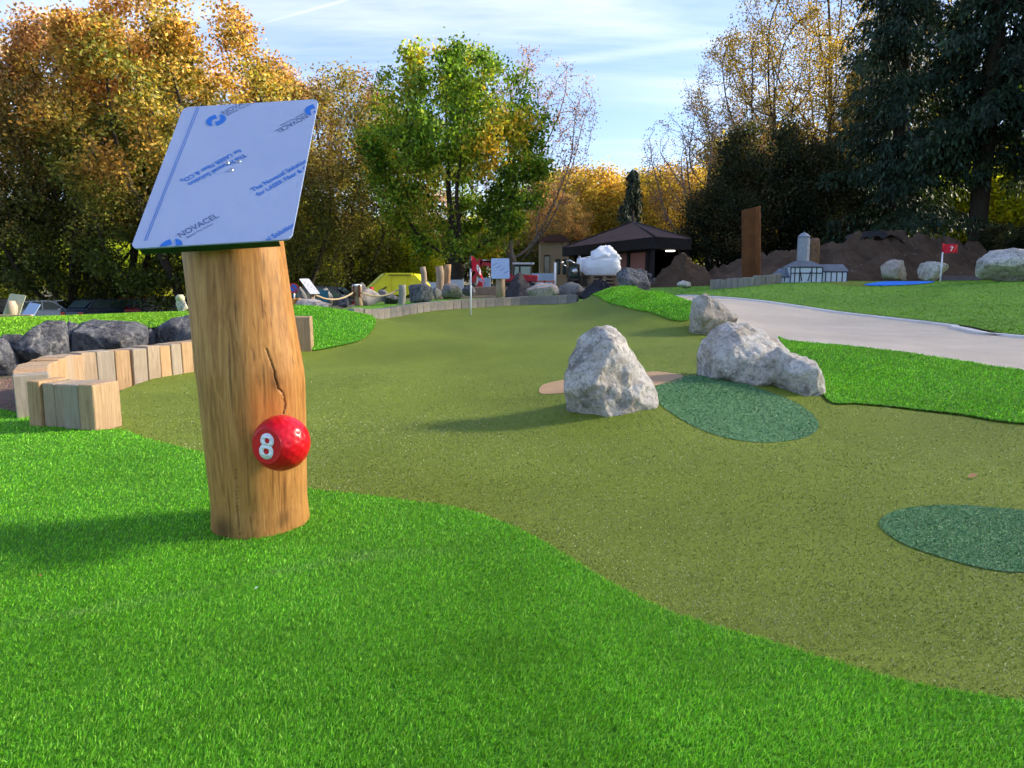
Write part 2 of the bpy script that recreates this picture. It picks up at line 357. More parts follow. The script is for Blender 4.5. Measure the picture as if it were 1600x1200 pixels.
simple('dark_kerb', (.13, .12, .125), .85, .15, 6)
simple('rope', (.46, .36, .22), .9, .15, 40)
simple('board_blue', (.30, .40, .62), .4, .05, 4)
simple('board_grey', (.36, .38, .42), .4, .05, 4)
simple('board_back', (.42, .42, .28), .6, .08, 4)
simple('teal_cloth', (.03, .14, .19), .8, .2, 9)
simple('leaf_tan', (.46, .22, .09), .7, .2, 30)
simple('carved_red', (.17, .055, .03), .8, .3, 14)
simple('brown_wood', (.17, .095, .05), .85, .3, 12)
simple('cab_glass', (.16, .26, .23), .1, .2, 3, .8)  # lighter green base stands for the reflection on the cab panes
simple('orange_wood', (.55, .25, .06), .7, .15, 10)
simple('pallet_wood', (.26, .185, .12), .8, .2, 9)
t = NT('lamp_glow'); e = t.n('ShaderNodeEmission'); e.inputs[0].default_value = (1, .93, .8, 1); e.inputs[1].default_value = 1.2; t.l(e.outputs[0], t.out.inputs[0]); M['lamp_glow'] = t.m

# ---------------------------------------------------------------- building helpers
class MB:
    """collects shapes, then becomes ONE mesh object"""
    def __init__(s): s.v = []; s.f = []
    def add(s, vs, fs):
        o = len(s.v); s.v += [tuple(map(float, q)) for q in vs]; s.f += [tuple(i + o for i in q) for q in fs]; return s
    def box(s, c, d, M4=None, taper=1.0):
        x, y, z = (k / 2 for k in d); vs = []
        for sz in (-1, 1):
            k = taper if sz > 0 else 1.0
            for sx, sy in ((-1, -1), (1, -1), (1, 1), (-1, 1)): vs.append(Vector((sx * x * k, sy * y * k, sz * z)))
        vs = [(M4 @ q if M4 else q) + Vector(c) for q in vs]
        return s.add(vs, [(3, 2, 1, 0), (4, 5, 6, 7), (0, 1, 5, 4), (1, 2, 6, 5), (2, 3, 7, 6), (3, 0, 4, 7)])
    def tube(s, pts, r, n=8, cap=True):
        pts = [Vector(p) for p in pts]; rs = r if isinstance(r, (list, tuple)) else [r] * len(pts); rings = []
        up = Vector((0, 0, 1)); vs = []; fs = []
        for i, p in enumerate(pts):
            d = (pts[min(i + 1, len(pts) - 1)] - pts[max(i - 1, 0)]).normalized()
            a = d.cross(up if abs(d.z) < .9 else Vector((1, 0, 0))).normalized(); b = d.cross(a)
            for k in range(n):
                t_ = 2 * math.pi * k / n; vs.append(p + (a * math.cos(t_) + b * math.sin(t_)) * rs[i])
        for i in range(len(pts) - 1):
            for k in range(n): fs.append((i * n + k, i * n + (k + 1) % n, (i + 1) * n + (k + 1) % n, (i + 1) * n + k))
        if cap: fs.append(tuple(range(n))); fs.append(tuple(range((len(pts) - 1) * n, len(pts) * n))[::-1])
        return s.add(vs, fs)
    def prism(s, poly, z0, z1, axis='z'):
        n = len(poly)
        def m(x, y, z): return {'z': (x, y, z), 'y': (x, z, y), 'x': (z, x, y)}[axis]
        vs = [m(x, y, z0) for x, y in poly] + [m(x, y, z1) for x, y in poly]
        return s.add(vs, [tuple(range(n))[::-1], tuple(range(n, 2 * n))] + [(i, (i + 1) % n, n + (i + 1) % n, n + i) for i in range(n)])
    def mesh(s, name, mat, smooth=False, bevel=0.):
        me = bpy.data.meshes.new(name); me.from_pydata(s.v, [], s.f); me.materials.append(M[mat])
        bm = bmesh.new(); bm.from_mesh(me); bmesh.ops.recalc_face_normals(bm, faces=bm.faces)
        if bevel: bmesh.ops.bevel(bm, geom=list(bm.edges), offset=bevel, segments=1, affect='EDGES')
        bm.to_mesh(me); bm.free()
        if smooth: me.polygons.foreach_set('use_smooth', [True] * len(me.polygons))
        return me
    def build(s, name, mat, parent=None, smooth=False, bevel=0., loc=(0, 0, 0), rot=(0, 0, 0)):
        return ob(name, s.mesh(name, mat, smooth, bevel), parent, loc, rot)
def ob(name, me, parent=None, loc=(0, 0, 0), rot=(0, 0, 0), scale=(1, 1, 1)):
    o = bpy.data.objects.new(name, me); COL.objects.link(o); o.parent = parent
    o.location = loc; o.rotation_euler = rot; o.scale = scale; return o
def tag(o, label=None, cat=None, group=None, kind=None):
    for k, v in (('label', label), ('category', cat), ('group', group), ('kind', kind)):
        if v: o[k] = v
    return o
def thing(name, loc, label, cat, group=None, rz=0., rot=None):
    o = ob(name, None, None, loc, rot or (0, 0, rz)); return tag(o, label, cat, group)
def copy_tree(o, parent=None):
    c = o.copy(); COL.objects.link(c); c.parent = parent
    for ch in list(o.children): copy_tree(ch, c)
    return c
def np_mesh(name, verts, faces_flat, nper, mat, cols=None, smooth=False):
    """fast mesh from numpy: faces_flat indices, nper = verts per face (constant)"""
    me = bpy.data.meshes.new(name); nv = len(verts); nf = len(faces_flat) // nper
    me.vertices.add(nv); me.vertices.foreach_set('co', np.ascontiguousarray(verts, dtype=np.float32).ravel())
    me.loops.add(len(faces_flat)); me.loops.foreach_set('vertex_index', np.asarray(faces_flat, dtype=np.int32))
    me.polygons.add(nf); me.polygons.foreach_set('loop_start', np.arange(0, nf * nper, nper, dtype=np.int32))
    if smooth: me.polygons.foreach_set('use_smooth', np.ones(nf, dtype=bool))
    me.update(calc_edges=True)
    if cols is not None:
        a = me.color_attributes.new('Col', 'FLOAT_COLOR', 'POINT')
        a.data.foreach_set('color', np.ascontiguousarray(np.concatenate([cols, np.ones((nv, 1))], 1), dtype=np.float32).ravel())
    me.materials.append(M[mat]); return me
def in_poly(x, y, poly):
    r = np.zeros(len(x), bool); n = len(poly)
    for i in range(n):
        x1, y1 = poly[i][0], poly[i][1]; x2, y2 = poly[(i + 1) % n][0], poly[(i + 1) % n][1]
        if y1 == y2: continue
        c = (y1 > y) != (y2 > y); r ^= c & (x < (x2 - x1) * (y - y1) / (y2 - y1) + x1)
    return r
def smooth_loop(pts, sub=6, closed=True):
    """Catmull-Rom through 2-D points"""
    P = [Vector((p[0], p[1])) for p in pts]; n = len(P); out = []
    for i in range(n if closed else n - 1):
        g = (lambda k: P[k % n]) if closed else (lambda k: P[max(0, min(n - 1, k))])
        a, b, c, d = g(i - 1), g(i), g(i + 1), g(i + 2)
        for k in range(sub):
            t_ = k / sub; out.append(.5 * ((2 * b) + (c - a) * t_ + (2 * a - 5 * b + 4 * c - d) * t_ ** 2 + (3 * b - a - 3 * c + d) * t_ ** 3))
    if not closed: out.append(P[-1])
    return [(q.x, q.y) for q in out]
def resample(poly, s):
    out = []
    for i in range(len(poly)):
        a = Vector(poly[i][:2]); b = Vector(poly[(i + 1) % len(poly)][:2]); k = max(1, int((b - a).length / s))
        out += [tuple(a.lerp(b, j / k)) for j in range(k)]
    return out
def sheet(name, poly, mat, off, s, kind='structure', zf=None):
    """a ground covering that follows the terrain inside an outline"""
    rng = np.random.default_rng(5)
    B = resample(poly, s); xs = [p[0] for p in B]; ys = [p[1] for p in B]
    gx, gy = np.meshgrid(np.arange(min(xs), max(xs), s), np.arange(min(ys), max(ys), s)); gx = gx.ravel() + rng.uniform(-.15, .15, gx.size) * s; gy = gy.ravel() + rng.uniform(-.15, .15, gy.size) * s
    k = in_poly(gx, gy, B); gx, gy = gx[k], gy[k]
    bx = np.array(B); keep = np.ones(len(gx), bool)
    for c in range(0, len(gx), 4000):
        d = ((gx[c:c + 4000, None] - bx[None, :, 0]) ** 2 + (gy[c:c + 4000, None] - bx[None, :, 1]) ** 2).min(1); keep[c:c + 4000] = d > (s * .45) ** 2
    pts = [Vector(p) for p in B] + [Vector(p) for p in zip(gx[keep], gy[keep])]
    r = delaunay_2d_cdt(pts, [], [list(range(len(B)))], 1, 1e-5)
    V2 = np.array([tuple(v) for v in r[0]]); z = (zf or TZ)(V2[:, 0], V2[:, 1]) + off
    fl = [f for f in r[2] if len(f) == 3]; F = np.array(fl)
    a, b, c = V2[F[:, 0]], V2[F[:, 1]], V2[F[:, 2]]
    cr = (b[:, 0] - a[:, 0]) * (c[:, 1] - a[:, 1]) - (b[:, 1] - a[:, 1]) * (c[:, 0] - a[:, 0]); F[cr < 0] = F[cr < 0][:, ::-1]
    me = np_mesh(name, np.column_stack([V2, z]), F.ravel(), 3, mat, None, True)
    return tag(ob(name, me), kind=kind)

# ---------------------------------------------------------------- the ground and its coverings
def warp(a, b, n, near, p=2.2):
    t_ = np.linspace(-1, 1, n); return near + np.where(t_ < 0, -(np.abs(t_) ** p) * (near - a), (t_ ** p) * (b - near))
gx, gy = np.meshgrid(warp(-600, 600, 150, 0, 2.6), warp(-300, 1500, 170, 12, 2.8))
gz = TZ(gx, gy) - .06
nx, ny = gx.shape[1], gx.shape[0]
idx = np.arange(nx * ny).reshape(ny, nx)
q = np.stack([idx[:-1, :-1], idx[:-1, 1:], idx[1:, 1:], idx[1:, :-1]], -1).reshape(-1)
tag(ob('ground', np_mesh('ground', np.stack([gx, gy, gz], -1).reshape(-1, 3), q, 4, 'ground', None, True)), kind='structure')

def px(*pts): return [tuple(G(*p)[:2]) for p in pts]
def pw(*pts): return [tuple(W(*p)[:2]) for p in pts]
# line between the tall bright turf in front and the olive putting surface (from the timber wall to the right)
EDGE = px((150, 676), (193, 676), (225, 688), (270, 700), (330, 716), (400, 742), (480, 768), (560, 778), (640, 790), (720, 802), (780, 820), (830, 842), (880, 872), (950, 918), (1050, 967), (1200, 1012), (1400, 1072), (1600, 1106)) + [(1.9, 1.36), (2.6, 1.0)]
EDGE = smooth_loop(EDGE, 5, False)
FRONT = EDGE + [(3.4, .2), (2.2, -1.2), (-3, -1.2), (-6.2, 1.5), (-6.4, 4.9)] + px((0, 642), (40, 652), (110, 668))
turf_front = sheet('artificial_turf', FRONT, 'turf', .016, .07)
BERM_LOW = smooth_loop(px((1225, 548), (1262, 590), (1292, 628), (1340, 634), (1400, 640), (1500, 651), (1600, 666)) + [(4.4, 4.5), (6.5, 3.4)], 5, False)
BERM_TOP = smooth_loop(pw((1215, 9.2), (1235, 8.45), (1320, 7.8), (1400, 7.35), (1500, 6.8), (1600, 6.35)) + [(5.6, 5.6), (7.6, 4.6)], 5, False)
BERM = BERM_LOW + BERM_TOP[::-1]
sheet('artificial_turf', BERM, 'turf', .02, .09)
HUMP = smooth_loop(pw((918, 15.8), (925, 15.0), (945, 13.4), (962, 12.4), (1000, 11.0), (1040, 10.3), (1074, 10.15), (1088, 10.6), (1062, 11.6), (1035, 12.7), (1000, 14.2), (985, 16.0), (950, 17.2), (925, 17.0)), 4)
sheet('artificial_turf', HUMP, 'turf', .02, .14)
KNOLL = smooth_loop(pw((487, 9.35), (530, 9.6), (570, 10.0), (587, 10.9), (575, 12.0), (562, 13.0), (548, 14.2), (500, 14.6), (440, 13.6), (400, 12.0), (420, 10.4), (462, 9.6)), 4)
sheet('artificial_turf', KNOLL, 'turf', .02, .14)
KERBLINE = pw((548, 12.7), (565, 12.9), (605, 13.8), (650, 14.7), (690, 15.4), (745, 16.1), (800, 16.6), (850, 16.7), (905, 16.4))
KERBLINE = smooth_loop(KERBLINE, 8, False)
PUTT = EDGE[::-1] + pw((150, 5.0), (190, 6.4), (300, 8.2), (395, 9.8), (462, 10.3), (520, 11.6), (548, 12.9)) + KERBLINE[::4] + pw((930, 16.2), (975, 14.2), (1020, 12.2), (1075, 11.0), (1110, 10.2), (1150, 9.3), (1215, 8.6), (1235, 8.0), (1320, 7.4), (1500, 6.2), (1600, 5.6)) + [(5.5, 4.6), (7.0, 3.2), (5.0, 1.2)]
sheet('putting_green', PUTT, 'olive', .004, .11)
MAT_A = smooth_loop(px((1012, 612), (1040, 600), (1085, 588), (1130, 592), (1180, 606), (1240, 630), (1272, 652), (1278, 672), (1255, 686), (1205, 693), (1150, 690), (1100, 676), (1060, 655), (1030, 632)), 5)
MAT_B = smooth_loop(px((1374, 822), (1392, 806), (1430, 797), (1500, 793), (1570, 797), (1630, 806), (1690, 828), (1700, 862), (1660, 892), (1600, 900), (1540, 893), (1460, 872), (1405, 850)), 5)
MAT_T = smooth_loop(px((842, 612), (850, 602), (880, 595), (930, 590), (985, 585), (1030, 582), (1065, 587), (1060, 597), (1010, 606), (940, 612), (880, 616), (850, 617)), 5)
for nm_, pl, mt in (('tee_mat', MAT_A, 'mat_green'), ('tee_mat', MAT_B, 'mat_green'), ('bunker_mat', MAT_T, 'mat_tan')):
    sheet(nm_, pl, mt, .008, .06)
PATH_FAR = smooth_loop(pw((985, 26), (1015, 22.0), (1060, 19.8), (1120, 18.0), (1200, 16.6), (1300, 15.0), (1400, 13.2), (1500, 11.6), (1600, 10.0)) + [(8.6, 8.2), (11, 6.0)], 5, False)
PATH_NEAR = smooth_loop(pw((960, 24), (1010, 18.6), (1040, 13.6), (1080, 11.2), (1130, 9.8), (1215, 8.8), (1320, 7.7), (1400, 7.2), (1500, 6.65), (1600, 6.2)) + [(5.6, 5.4), (7.6, 4.4)], 5, False)
sheet('path', PATH_NEAR + PATH_FAR[::-1], 'path', -.025, .16)
# pale edging along the far side of the path: a low kerb
kb = MB(); K = [Vector((*p, tz(*p))) for p in PATH_FAR]; ed_ = []
for i, p in enumerate(K):
    d = K[min(i + 1, len(K) - 1)] - K[max(i - 1, 0)]; n = Vector((-d.y, d.x, 0)).normalized(); n = n if n.y > 0 else -n
    ed_ += [p + Vector((0, 0, -.06)), p + Vector((0, 0, .004)), p + n * .17 + Vector((0, 0, .008)), p + n * .17 + Vector((0, 0, -.06))]
kb.add(ed_, [(4 * i + j, 4 * i + j + 1, 4 * i + j + 5, 4 * i + j + 4) for i in range(len(K) - 1) for j in range(3)])
tag(kb.build('path_edging', 'kerb'), kind='structure')
LAWN_R = [(p[0] + .10, p[1] + .09) for p in PATH_FAR[:-1]] + [(13, 5.5), (18, 9), (20, 16), (20, 23)] + pw((1560, 23.5), (1480, 25.0), (1400, 26), (1330, 26), (1200, 26), (1120, 27), (1050, 28), (1000, 29))
sheet('lawn', LAWN_R, 'lawn', .01, .4)
sheet('putting_green', smooth_loop(pw((1295, 20.6), (1340, 19.6), (1420, 19.6), (1450, 21.5), (1425, 23.6), (1350, 24.2), (1305, 22.6)), 4), 'olive', .016, .4)
sheet('blue_turf', smooth_loop(pw((1350, 19.7), (1400, 19.3), (1452, 19.4), (1458, 20.6), (1430, 21.6), (1395, 21.4), (1372, 20.6)), 4), 'mat_blue', .03, .3)
LIME = smooth_loop(pw((-160, 9.0), (10, 8.9), (60, 9.3), (130, 9.6), (250, 9.9), (330, 10.6), (390, 12.2), (440, 14.4), (430, 17), (330, 19), (100, 20), (-180, 21), (-300, 14)), 4)
sheet('lawn', LIME, 'lime', .01, .3)
STRIP = [(p[0] + .02, p[1] + .12) for p in KERBLINE] + pw((960, 17.4), (930, 19.5), (850, 21.0), (700, 21.5), (620, 21.0), (570, 19.5), (540, 17.0), (520, 14.4))
sheet('lawn', STRIP, 'lime', .012, .3)
MULCH = px((-60, 592), (20, 588), (60, 590), (130, 588), (170, 600), (30, 652), (0, 641), (-60, 634)) + [(-6.2, 4.6), (-7.5, 6)]
sheet('mulch_bed', smooth_loop(MULCH, 3), 'mulch', -.02, .15)

# ---------------------------------------------------------------- trees
def leaf_quads(C, L, Wd, rng, up=.0, droop=0.):
    """rhombic leaves at C; random orientation"""
    n = len(C)
    a = rng.normal(size=(n, 3)); a[:, 2] -= droop * 2; a /= np.linalg.norm(a, axis=1)[:, None] + 1e-9
    b = rng.normal(size=(n, 3)); b -= (b * a).sum(1)[:, None] * a; b /= np.linalg.norm(b, axis=1)[:, None] + 1e-9
    L = (L * rng.uniform(.7, 1.3, n))[:, None]; w = (Wd * rng.uniform(.7, 1.3, n))[:, None]
    nrm = np.cross(a, b)
    v = np.stack([C - a * L / 2, C + b * w / 2 + nrm * w * .15, C + a * L / 2, C - b * w / 2 + nrm * w * .15], 1)
    return v.reshape(-1, 3)
def vnoise(P, sc, seed):
    """cheap smooth noise: a few random plane waves"""
    r = np.random.default_rng(seed); o = np.zeros(len(P))
    for k in range(7):
        d = r.normal(size=3); d *= sc * r.uniform(.6, 1.6) / np.linalg.norm(d); o += np.sin(P @ d * 6.283 + r.uniform(0, 6.28))
    return o / 7 * 1.6
def grow(att, trunk, step, infl, kill, iters, rng, grav=0.):
    """space colonisation: returns node positions and parents"""
    N = [np.array(p, float) for p in trunk]; Pn = [-1] + list(range(len(trunk) - 1)); A = att.copy()
    for it in range(iters):
        if not len(A): break
        NN = np.array(N); d2 = ((A[:, None, :] - NN[None]) ** 2).sum(-1); j = d2.argmin(1); dm = d2[np.arange(len(A)), j]
        act = dm < infl ** 2
        if not act.any(): break
        added = False
        for k in np.unique(j[act]):
            v = A[act & (j == k)] - NN[k]; v /= np.linalg.norm(v, axis=1)[:, None] + 1e-9; d = v.sum(0) + rng.normal(size=3) * .25; d[2] += grav
            d /= np.linalg.norm(d) + 1e-9; q = NN[k] + d * step
            if ((NN - q) ** 2).sum(1).min() > (step * .35) ** 2: N.append(q); Pn.append(int(k)); added = True
        NN = np.array(N); A = A[((A[:, None, :] - NN[None]) ** 2).sum(-1).min(1) > kill ** 2]
        if not added: break
    return np.array(N), np.array(Pn)
def tree_tubes(N, Pn, r_tip, expo, r_max, rng):
    n = len(N); r = np.full(n, 0.0); kids = np.zeros(n, int)
    for i in range(n - 1, 0, -1):
        if kids[i] == 0: r[i] = r_tip ** expo
        r[Pn[i]] += r[i]; kids[Pn[i]] += 1
    r = np.maximum(r, r_tip ** expo) ** (1 / expo); r = np.maximum(r, r_tip); kx = math.log(r_max / r_tip) / math.log(max(r[0] / r_tip, 1.5)); r = r_tip * (r / r_tip) ** kx
    V = []; F = []
    for i in range(1, n):
        a, b = N[Pn[i]], N[i]; d = b - a; L = np.linalg.norm(d)
        if L < 1e-6: continue
        d /= L; k = 7 if r[i] > .09 else (4 if r[i] > .03 else 3)
        h = np.array([1., 0, 0]) if abs(d[2]) > .8 else np.array([0, 0, 1.]); u = np.cross(d, h); u /= np.linalg.norm(u); w = np.cross(d, u); o = len(V)
        ra = min(r[Pn[i]], r[i] * 1.35)
        for q in range(k):
            t_ = 6.2832 * q / k; V.append(a + (u * math.cos(t_) + w * math.sin(t_)) * ra)
        for q in range(k):
            t_ = 6.2832 * q / k; V.append(b + d * r[i] * .3 + (u * math.cos(t_) + w * math.sin(t_)) * r[i])
        for q in range(k): F += [o + q, o + (q + 1) % k, o + k + (q + 1) % k, o + k + q]
    return np.array(V), np.array(F), r, kids
def palette(P, cols, H, seed, hgrad=0., sc=.25, jitter=.35, warm=None):
    """a colour for each leaf: patches of a noise, a drift with height, and jitter"""
    rng = np.random.default_rng(seed); t_ = .5 + .5 * vnoise(P, sc, seed) + hgrad * (P[:, 2] / H - .63) + rng.normal(size=len(P)) * .16
    t_ = np.clip(t_, 0, .999) * (len(cols) - 1); i = t_.astype(int); f = (t_ - i)[:, None]; c = np.array(cols, float)
    out = c[i] * (1 - f) + c[np.minimum(i + 1, len(cols) - 1)] * f
    return np.clip(out * np.exp(rng.normal(size=(len(P), 1)) * jitter), .002, .8)
def broadleaf(kind, seed, H, R, crown0, nat, nleaf, cols, leafL=.17, hgrad=.6, sig=.45, trunk_r=.28, stems=1, gap=.25, expo=2.3, bark='bark', top=.62, step=.5, tip=.012, jitter=.35, sc=.16, flat=1.0, lmat='leaf'):
    """unit tree: (trunk mesh, crown mesh); H height, R crown radius, crown0 height of the lowest leaves"""
    rng = np.random.default_rng(seed); A = []
    while len(A) < nat:
        p = np.array([rng.uniform(-1, 1), rng.uniform(-1, 1), rng.uniform(0, 1)])
        h = p[2]; prof = (math.sin(math.pi * min(1, (h / top if h < top else 1)) / 2) ** .7 * .65 + .35) if h < top else math.sqrt(max(0, 1 - ((h - top) / (1.02 - top)) ** 2))
        rr = math.hypot(p[0], p[1])
        if rr > prof: continue
        if rr < prof * .45 and rng.random() < .6: continue
        A.append([p[0] * R, p[1] * R * flat, crown0 + h * (H - crown0)])
    A = np.array(A); lump = vnoise(A, .22, seed + 9); A = A[lump > -gap * 2 + .25 * rng.normal(size=len(A)) - .2]
    tr = [(0, 0, -.3)]
    for i in range(1, 9): tr.append((math.sin(seed + i * .7) * .12, math.cos(seed * 2 + i * .9) * .12, crown0 * .9 * i / 6 if stems == 1 else crown0 * .35 * i / 4))
    N, Pn = grow(A, tr, step, R * 1.6, step * 1.3, 75, rng, .12)
    V, F, r, kids = tree_tubes(N, Pn, tip, expo, trunk_r, rng)
    tm = np_mesh(kind + '_trunk', V, F, 4, bark, None, True)
    ends = N[(r < .05) & (N[:, 2] > crown0 * .6)]
    if len(ends) == 0: ends = N
    wgt = np.exp(1.3 * vnoise(ends, .30, seed + 3)); wgt /= wgt.sum()
    C = ends[rng.choice(len(ends), nleaf, p=wgt)] + rng.normal(size=(nleaf, 3)) * np.array([sig, sig, sig * .7])
    me = np_mesh(kind + '_crown', leaf_quads(C, leafL, leafL * .62, rng), np.arange(nleaf * 4), 4, lmat, np.repeat(palette(C, cols, H, seed, hgrad, sc, jitter), 4, 0))
    return tm, me
def conifer(kind, seed, H, R, n_spray, cols, base=1.2):
    rng = np.random.default_rng(seed); mb_N = [(0, 0, -.3)]; mb_P = [-1]
    for i in range(1, 25): mb_N.append((math.sin(i * .5 + seed) * .06, math.cos(i * .4) * .06, H * i / 24)); mb_P.append(i - 1)
    tips = []; z = base
    while z < H * .985:
        f = z / H; Lm = R * (1 - f) ** .8 * (.8 + .2 * rng.random()) + .25
        for k in range(rng.integers(3, 6)):
            an = rng.uniform(0, 6.283); L = Lm * rng.uniform(.5, 1.15); j0 = min(24, max(1, int(round(z / H * 24)))); par = j0; p0 = np.array([mb_N[j0][0], mb_N[j0][1], z])
            ns = max(3, int(L / .45)); rise = rng.uniform(.0, .25)
            for s_ in range(1, ns + 1):
                u = s_ / ns; q = p0 + np.array([math.cos(an) * L * u, math.sin(an) * L * u, L * (rise * u - .55 * u * u + .22 * u ** 4)]) + rng.normal(size=3) * .04
                mb_N.append(tuple(q)); mb_P.append(par); par = len(mb_N) - 1
                if u > .18: tips.append((q, an, u, L))
        z += rng.uniform(.22, .5) * (1.15 - .5 * f)
    N = np.array(mb_N); V, F, r, kids = tree_tubes(N, np.array(mb_P), .012, 2.0, .42, rng)
    tm = np_mesh(kind + '_trunk', V, F, 4, 'bark', None, True)
    k = rng.integers(0, len(tips), n_spray); T = np.array([tips[i][0] for i in k]); an = np.array([tips[i][1] for i in k]); Lb = np.array([tips[i][3] for i in k])
    side = rng.normal(size=n_spray) * .28 * np.minimum(1, Lb / 2); along = rng.uniform(-.3, .25, n_spray)
    hang = np.abs(rng.normal(size=n_spray)) * .38
    C = T + np.stack([np.cos(an) * along - np.sin(an) * side, np.sin(an) * along + np.cos(an) * side, -hang - np.abs(side) * .35], -1)
    dr = np.stack([np.cos(an) * .5 - np.sin(an) * np.sign(side) * .4, np.sin(an) * .5 + np.cos(an) * np.sign(side) * .4, -.55 - hang * 1.3], -1) + rng.normal(size=(n_spray, 3)) * .28
    dr /= np.linalg.norm(dr, axis=1)[:, None]; b = rng.normal(size=(n_spray, 3)); b -= (b * dr).sum(1)[:, None] * dr; b /= np.linalg.norm(b, axis=1)[:, None]
    L = rng.uniform(.20, .42, n_spray)[:, None]; w = rng.uniform(.03, .07, n_spray)[:, None]
    v = np.stack([C - dr * L / 2, C + b * w, C + dr * L / 2, C - b * w], 1).reshape(-1, 3)
    me = np_mesh(kind + '_crown', v, np.arange(n_spray * 4), 4, 'needle', np.repeat(palette(C, cols, H, seed, .1, .2, .3), 4, 0))
    return tm, me

ORANGE = [(.075, .105, .018), (.13, .155, .026), (.20, .19, .038), (.30, .225, .045), (.43, .255, .055), (.40, .21, .065)]
BROWN = [(.08, .105, .022), (.145, .145, .036), (.24, .18, .06), (.37, .23, .095), (.43, .25, .115)]
GREEN = [(.055, .125, .016), (.10, .21, .022), (.16, .30, .028), (.24, .36, .032), (.36, .38, .04), (.50, .32, .03)]
OLIVE = [(.065, .09, .02), (.115, .14, .028), (.18, .18, .038), (.25, .20, .05)]
YELLOW = [(.14, .16, .03), (.24, .22, .035), (.34, .27, .04), (.42, .30, .05), (.38, .22, .05)]
PINK = [(.20, .12, .08), (.26, .15, .11), (.30, .16, .10), (.24, .13, .06)]
DARK = [(.010, .018, .009), (.022, .035, .014), (.038, .052, .02), (.07, .066, .026), (.10, .062, .03)]
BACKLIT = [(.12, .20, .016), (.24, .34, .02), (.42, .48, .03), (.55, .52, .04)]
SPRUCE = [(.010, .024, .013), (.018, .042, .022), (.028, .060, .030), (.045, .075, .028)]
KINDS = {
    'oak_tree': broadleaf('oak', 11, 15.0, 5.2, .8, 620, 62000, ORANGE, .168, 1.5, .32, .38, 2, .2, jitter=.42),
    'hornbeam_tree': broadleaf('hornbeam', 23, 14.0, 4.6, .8, 560, 50000, BROWN, .160, 1.3, .32, .34, 2, .2, jitter=.42),
    'maple_tree': broadleaf('maple', 37, 12.0, 5.0, 1.9, 520, 46000, GREEN, .20, -.45, .32, .36, 1, .45, jitter=.38, top=.5),
    'slender_tree': broadleaf('slender', 41, 13.0, 3.4, 1.0, 420, 24000, OLIVE + [(.20, .11, .05)], .15, .7, .40, .24, 2, .3),
    'bare_tree': broadleaf('bare', 53, 13.0, 4.6, 2.2, 1500, 9500, PINK, .11, .2, .18, .24, 1, .3, 2.5, 'birch_bark', .7, .36, .012),
    'yellow_tree': broadleaf('yellow', 67, 11.0, 4.4, .7, 380, 26000, YELLOW, .24, .3, .55, .26, 2, .2),
    'evergreen_bush': broadleaf('evergreen', 71, 9.5, 4.2, .2, 420, 42000, DARK, .19, .15, .50, .25, 3, .1, jitter=.5),
    'sparse_tree': broadleaf('sparse', 83, 17.0, 6.2, 2.5, 1500, 30000, [(.10, .10, .03), (.16, .13, .03), (.28, .20, .03), (.36, .26, .03)], .13, .0, .24, .3, 1, .3, 2.5, 'bark', .65, .42, .013),
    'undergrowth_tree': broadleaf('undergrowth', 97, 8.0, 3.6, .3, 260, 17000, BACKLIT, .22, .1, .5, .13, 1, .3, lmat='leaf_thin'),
    'low_spruce': conifer('low_spruce', 15, 22.0, 7.0, 40000, SPRUCE, 3.2),
    'filter_tree': broadleaf('thin', 101, 17.0, 6.2, 1.5, 420, 13500, OLIVE, .17, .0, .55, .2, 1, .1, 2.5, 'bark', .65, .6, .010),  # added for the unseen wood, crown thinned to pass part of the sun
    'spruce_tree': conifer('spruce', 5, 22.0, 6.2, 40000, SPRUCE, 6.0),
    'small_conifer': conifer('small_conifer', 8, 6.0, 1.5, 6000, [(.03, .05, .03), (.05, .075, .045)], .3),
}
HT = {}
for k_, (a_, b_) in KINDS.items():
    c_ = np.empty(len(b_.vertices) * 3, np.float32); b_.vertices.foreach_get('co', c_); HT[k_] = float(np.percentile(c_[2::3], 99.7))
def tree(kind, pxl, Y, H, rz, label, width=1.0, group=None, cat='tree', X=None, dz=-.1):
    """one tree: its own Empty with trunk and crown; meshes are shared between trees of a kind"""
    tm, cm = KINDS[kind]; p = W(pxl, Y) if X is None else Vector((X, Y, tz(X, Y)))
    H = H[0] - p.z if isinstance(H, tuple) else H; s = H / HT[kind]
    e = thing(kind, (p.x, p.y, p.z + dz), label, cat, group, rz); e.scale = (s * width, s * width, s)
    ob('trunk', tm, e); ob('crown', cm, e); return e
def top(py, Y): return (zpix(py, Y),)
tree('oak_tree', 292, 38, top(5, 38), .4, 'tall oak with orange and gold crown rising behind the blue film sign board', 1.12)
tree('hornbeam_tree', 112, 41, top(25, 41), 1.9, 'russet brown tree with dense crown at the left end of the car park', 1.05)
tree('hornbeam_tree', -80, 43, top(15, 43), 3.6, 'russet tree standing past the leaning green-backed board', 1.2)
tree('oak_tree', 200, 43, top(40, 43), 2.7, 'golden brown oak half hidden between the russet tree and the orange oak', 1.0)
tree('hornbeam_tree', 455, 46, top(105, 46), 4.4, 'pale russet crown showing above the right edge of the sign board', .85)
tree('slender_tree', 545, 44, top(98, 44), .7, 'slender olive brown tree beside the broad green maple', 1.05)
tree('slender_tree', 480, 39, top(215, 39), 3.0, 'lower olive tree with dark shaded base behind the rope fence', 1.4)
tree('slender_tree', 610, 48, top(140, 48), 2.0, 'thin brownish tree peeping out behind the green maple', 1.0)
tree('maple_tree', 712, 36, top(66, 36), 1.0, 'broad green maple with yellowing lower leaves behind the excavator', .92)
tree('bare_tree', 800, 45, top(82, 45), 2.2, 'nearly leafless pinkish tree behind the green maple', 1.05)
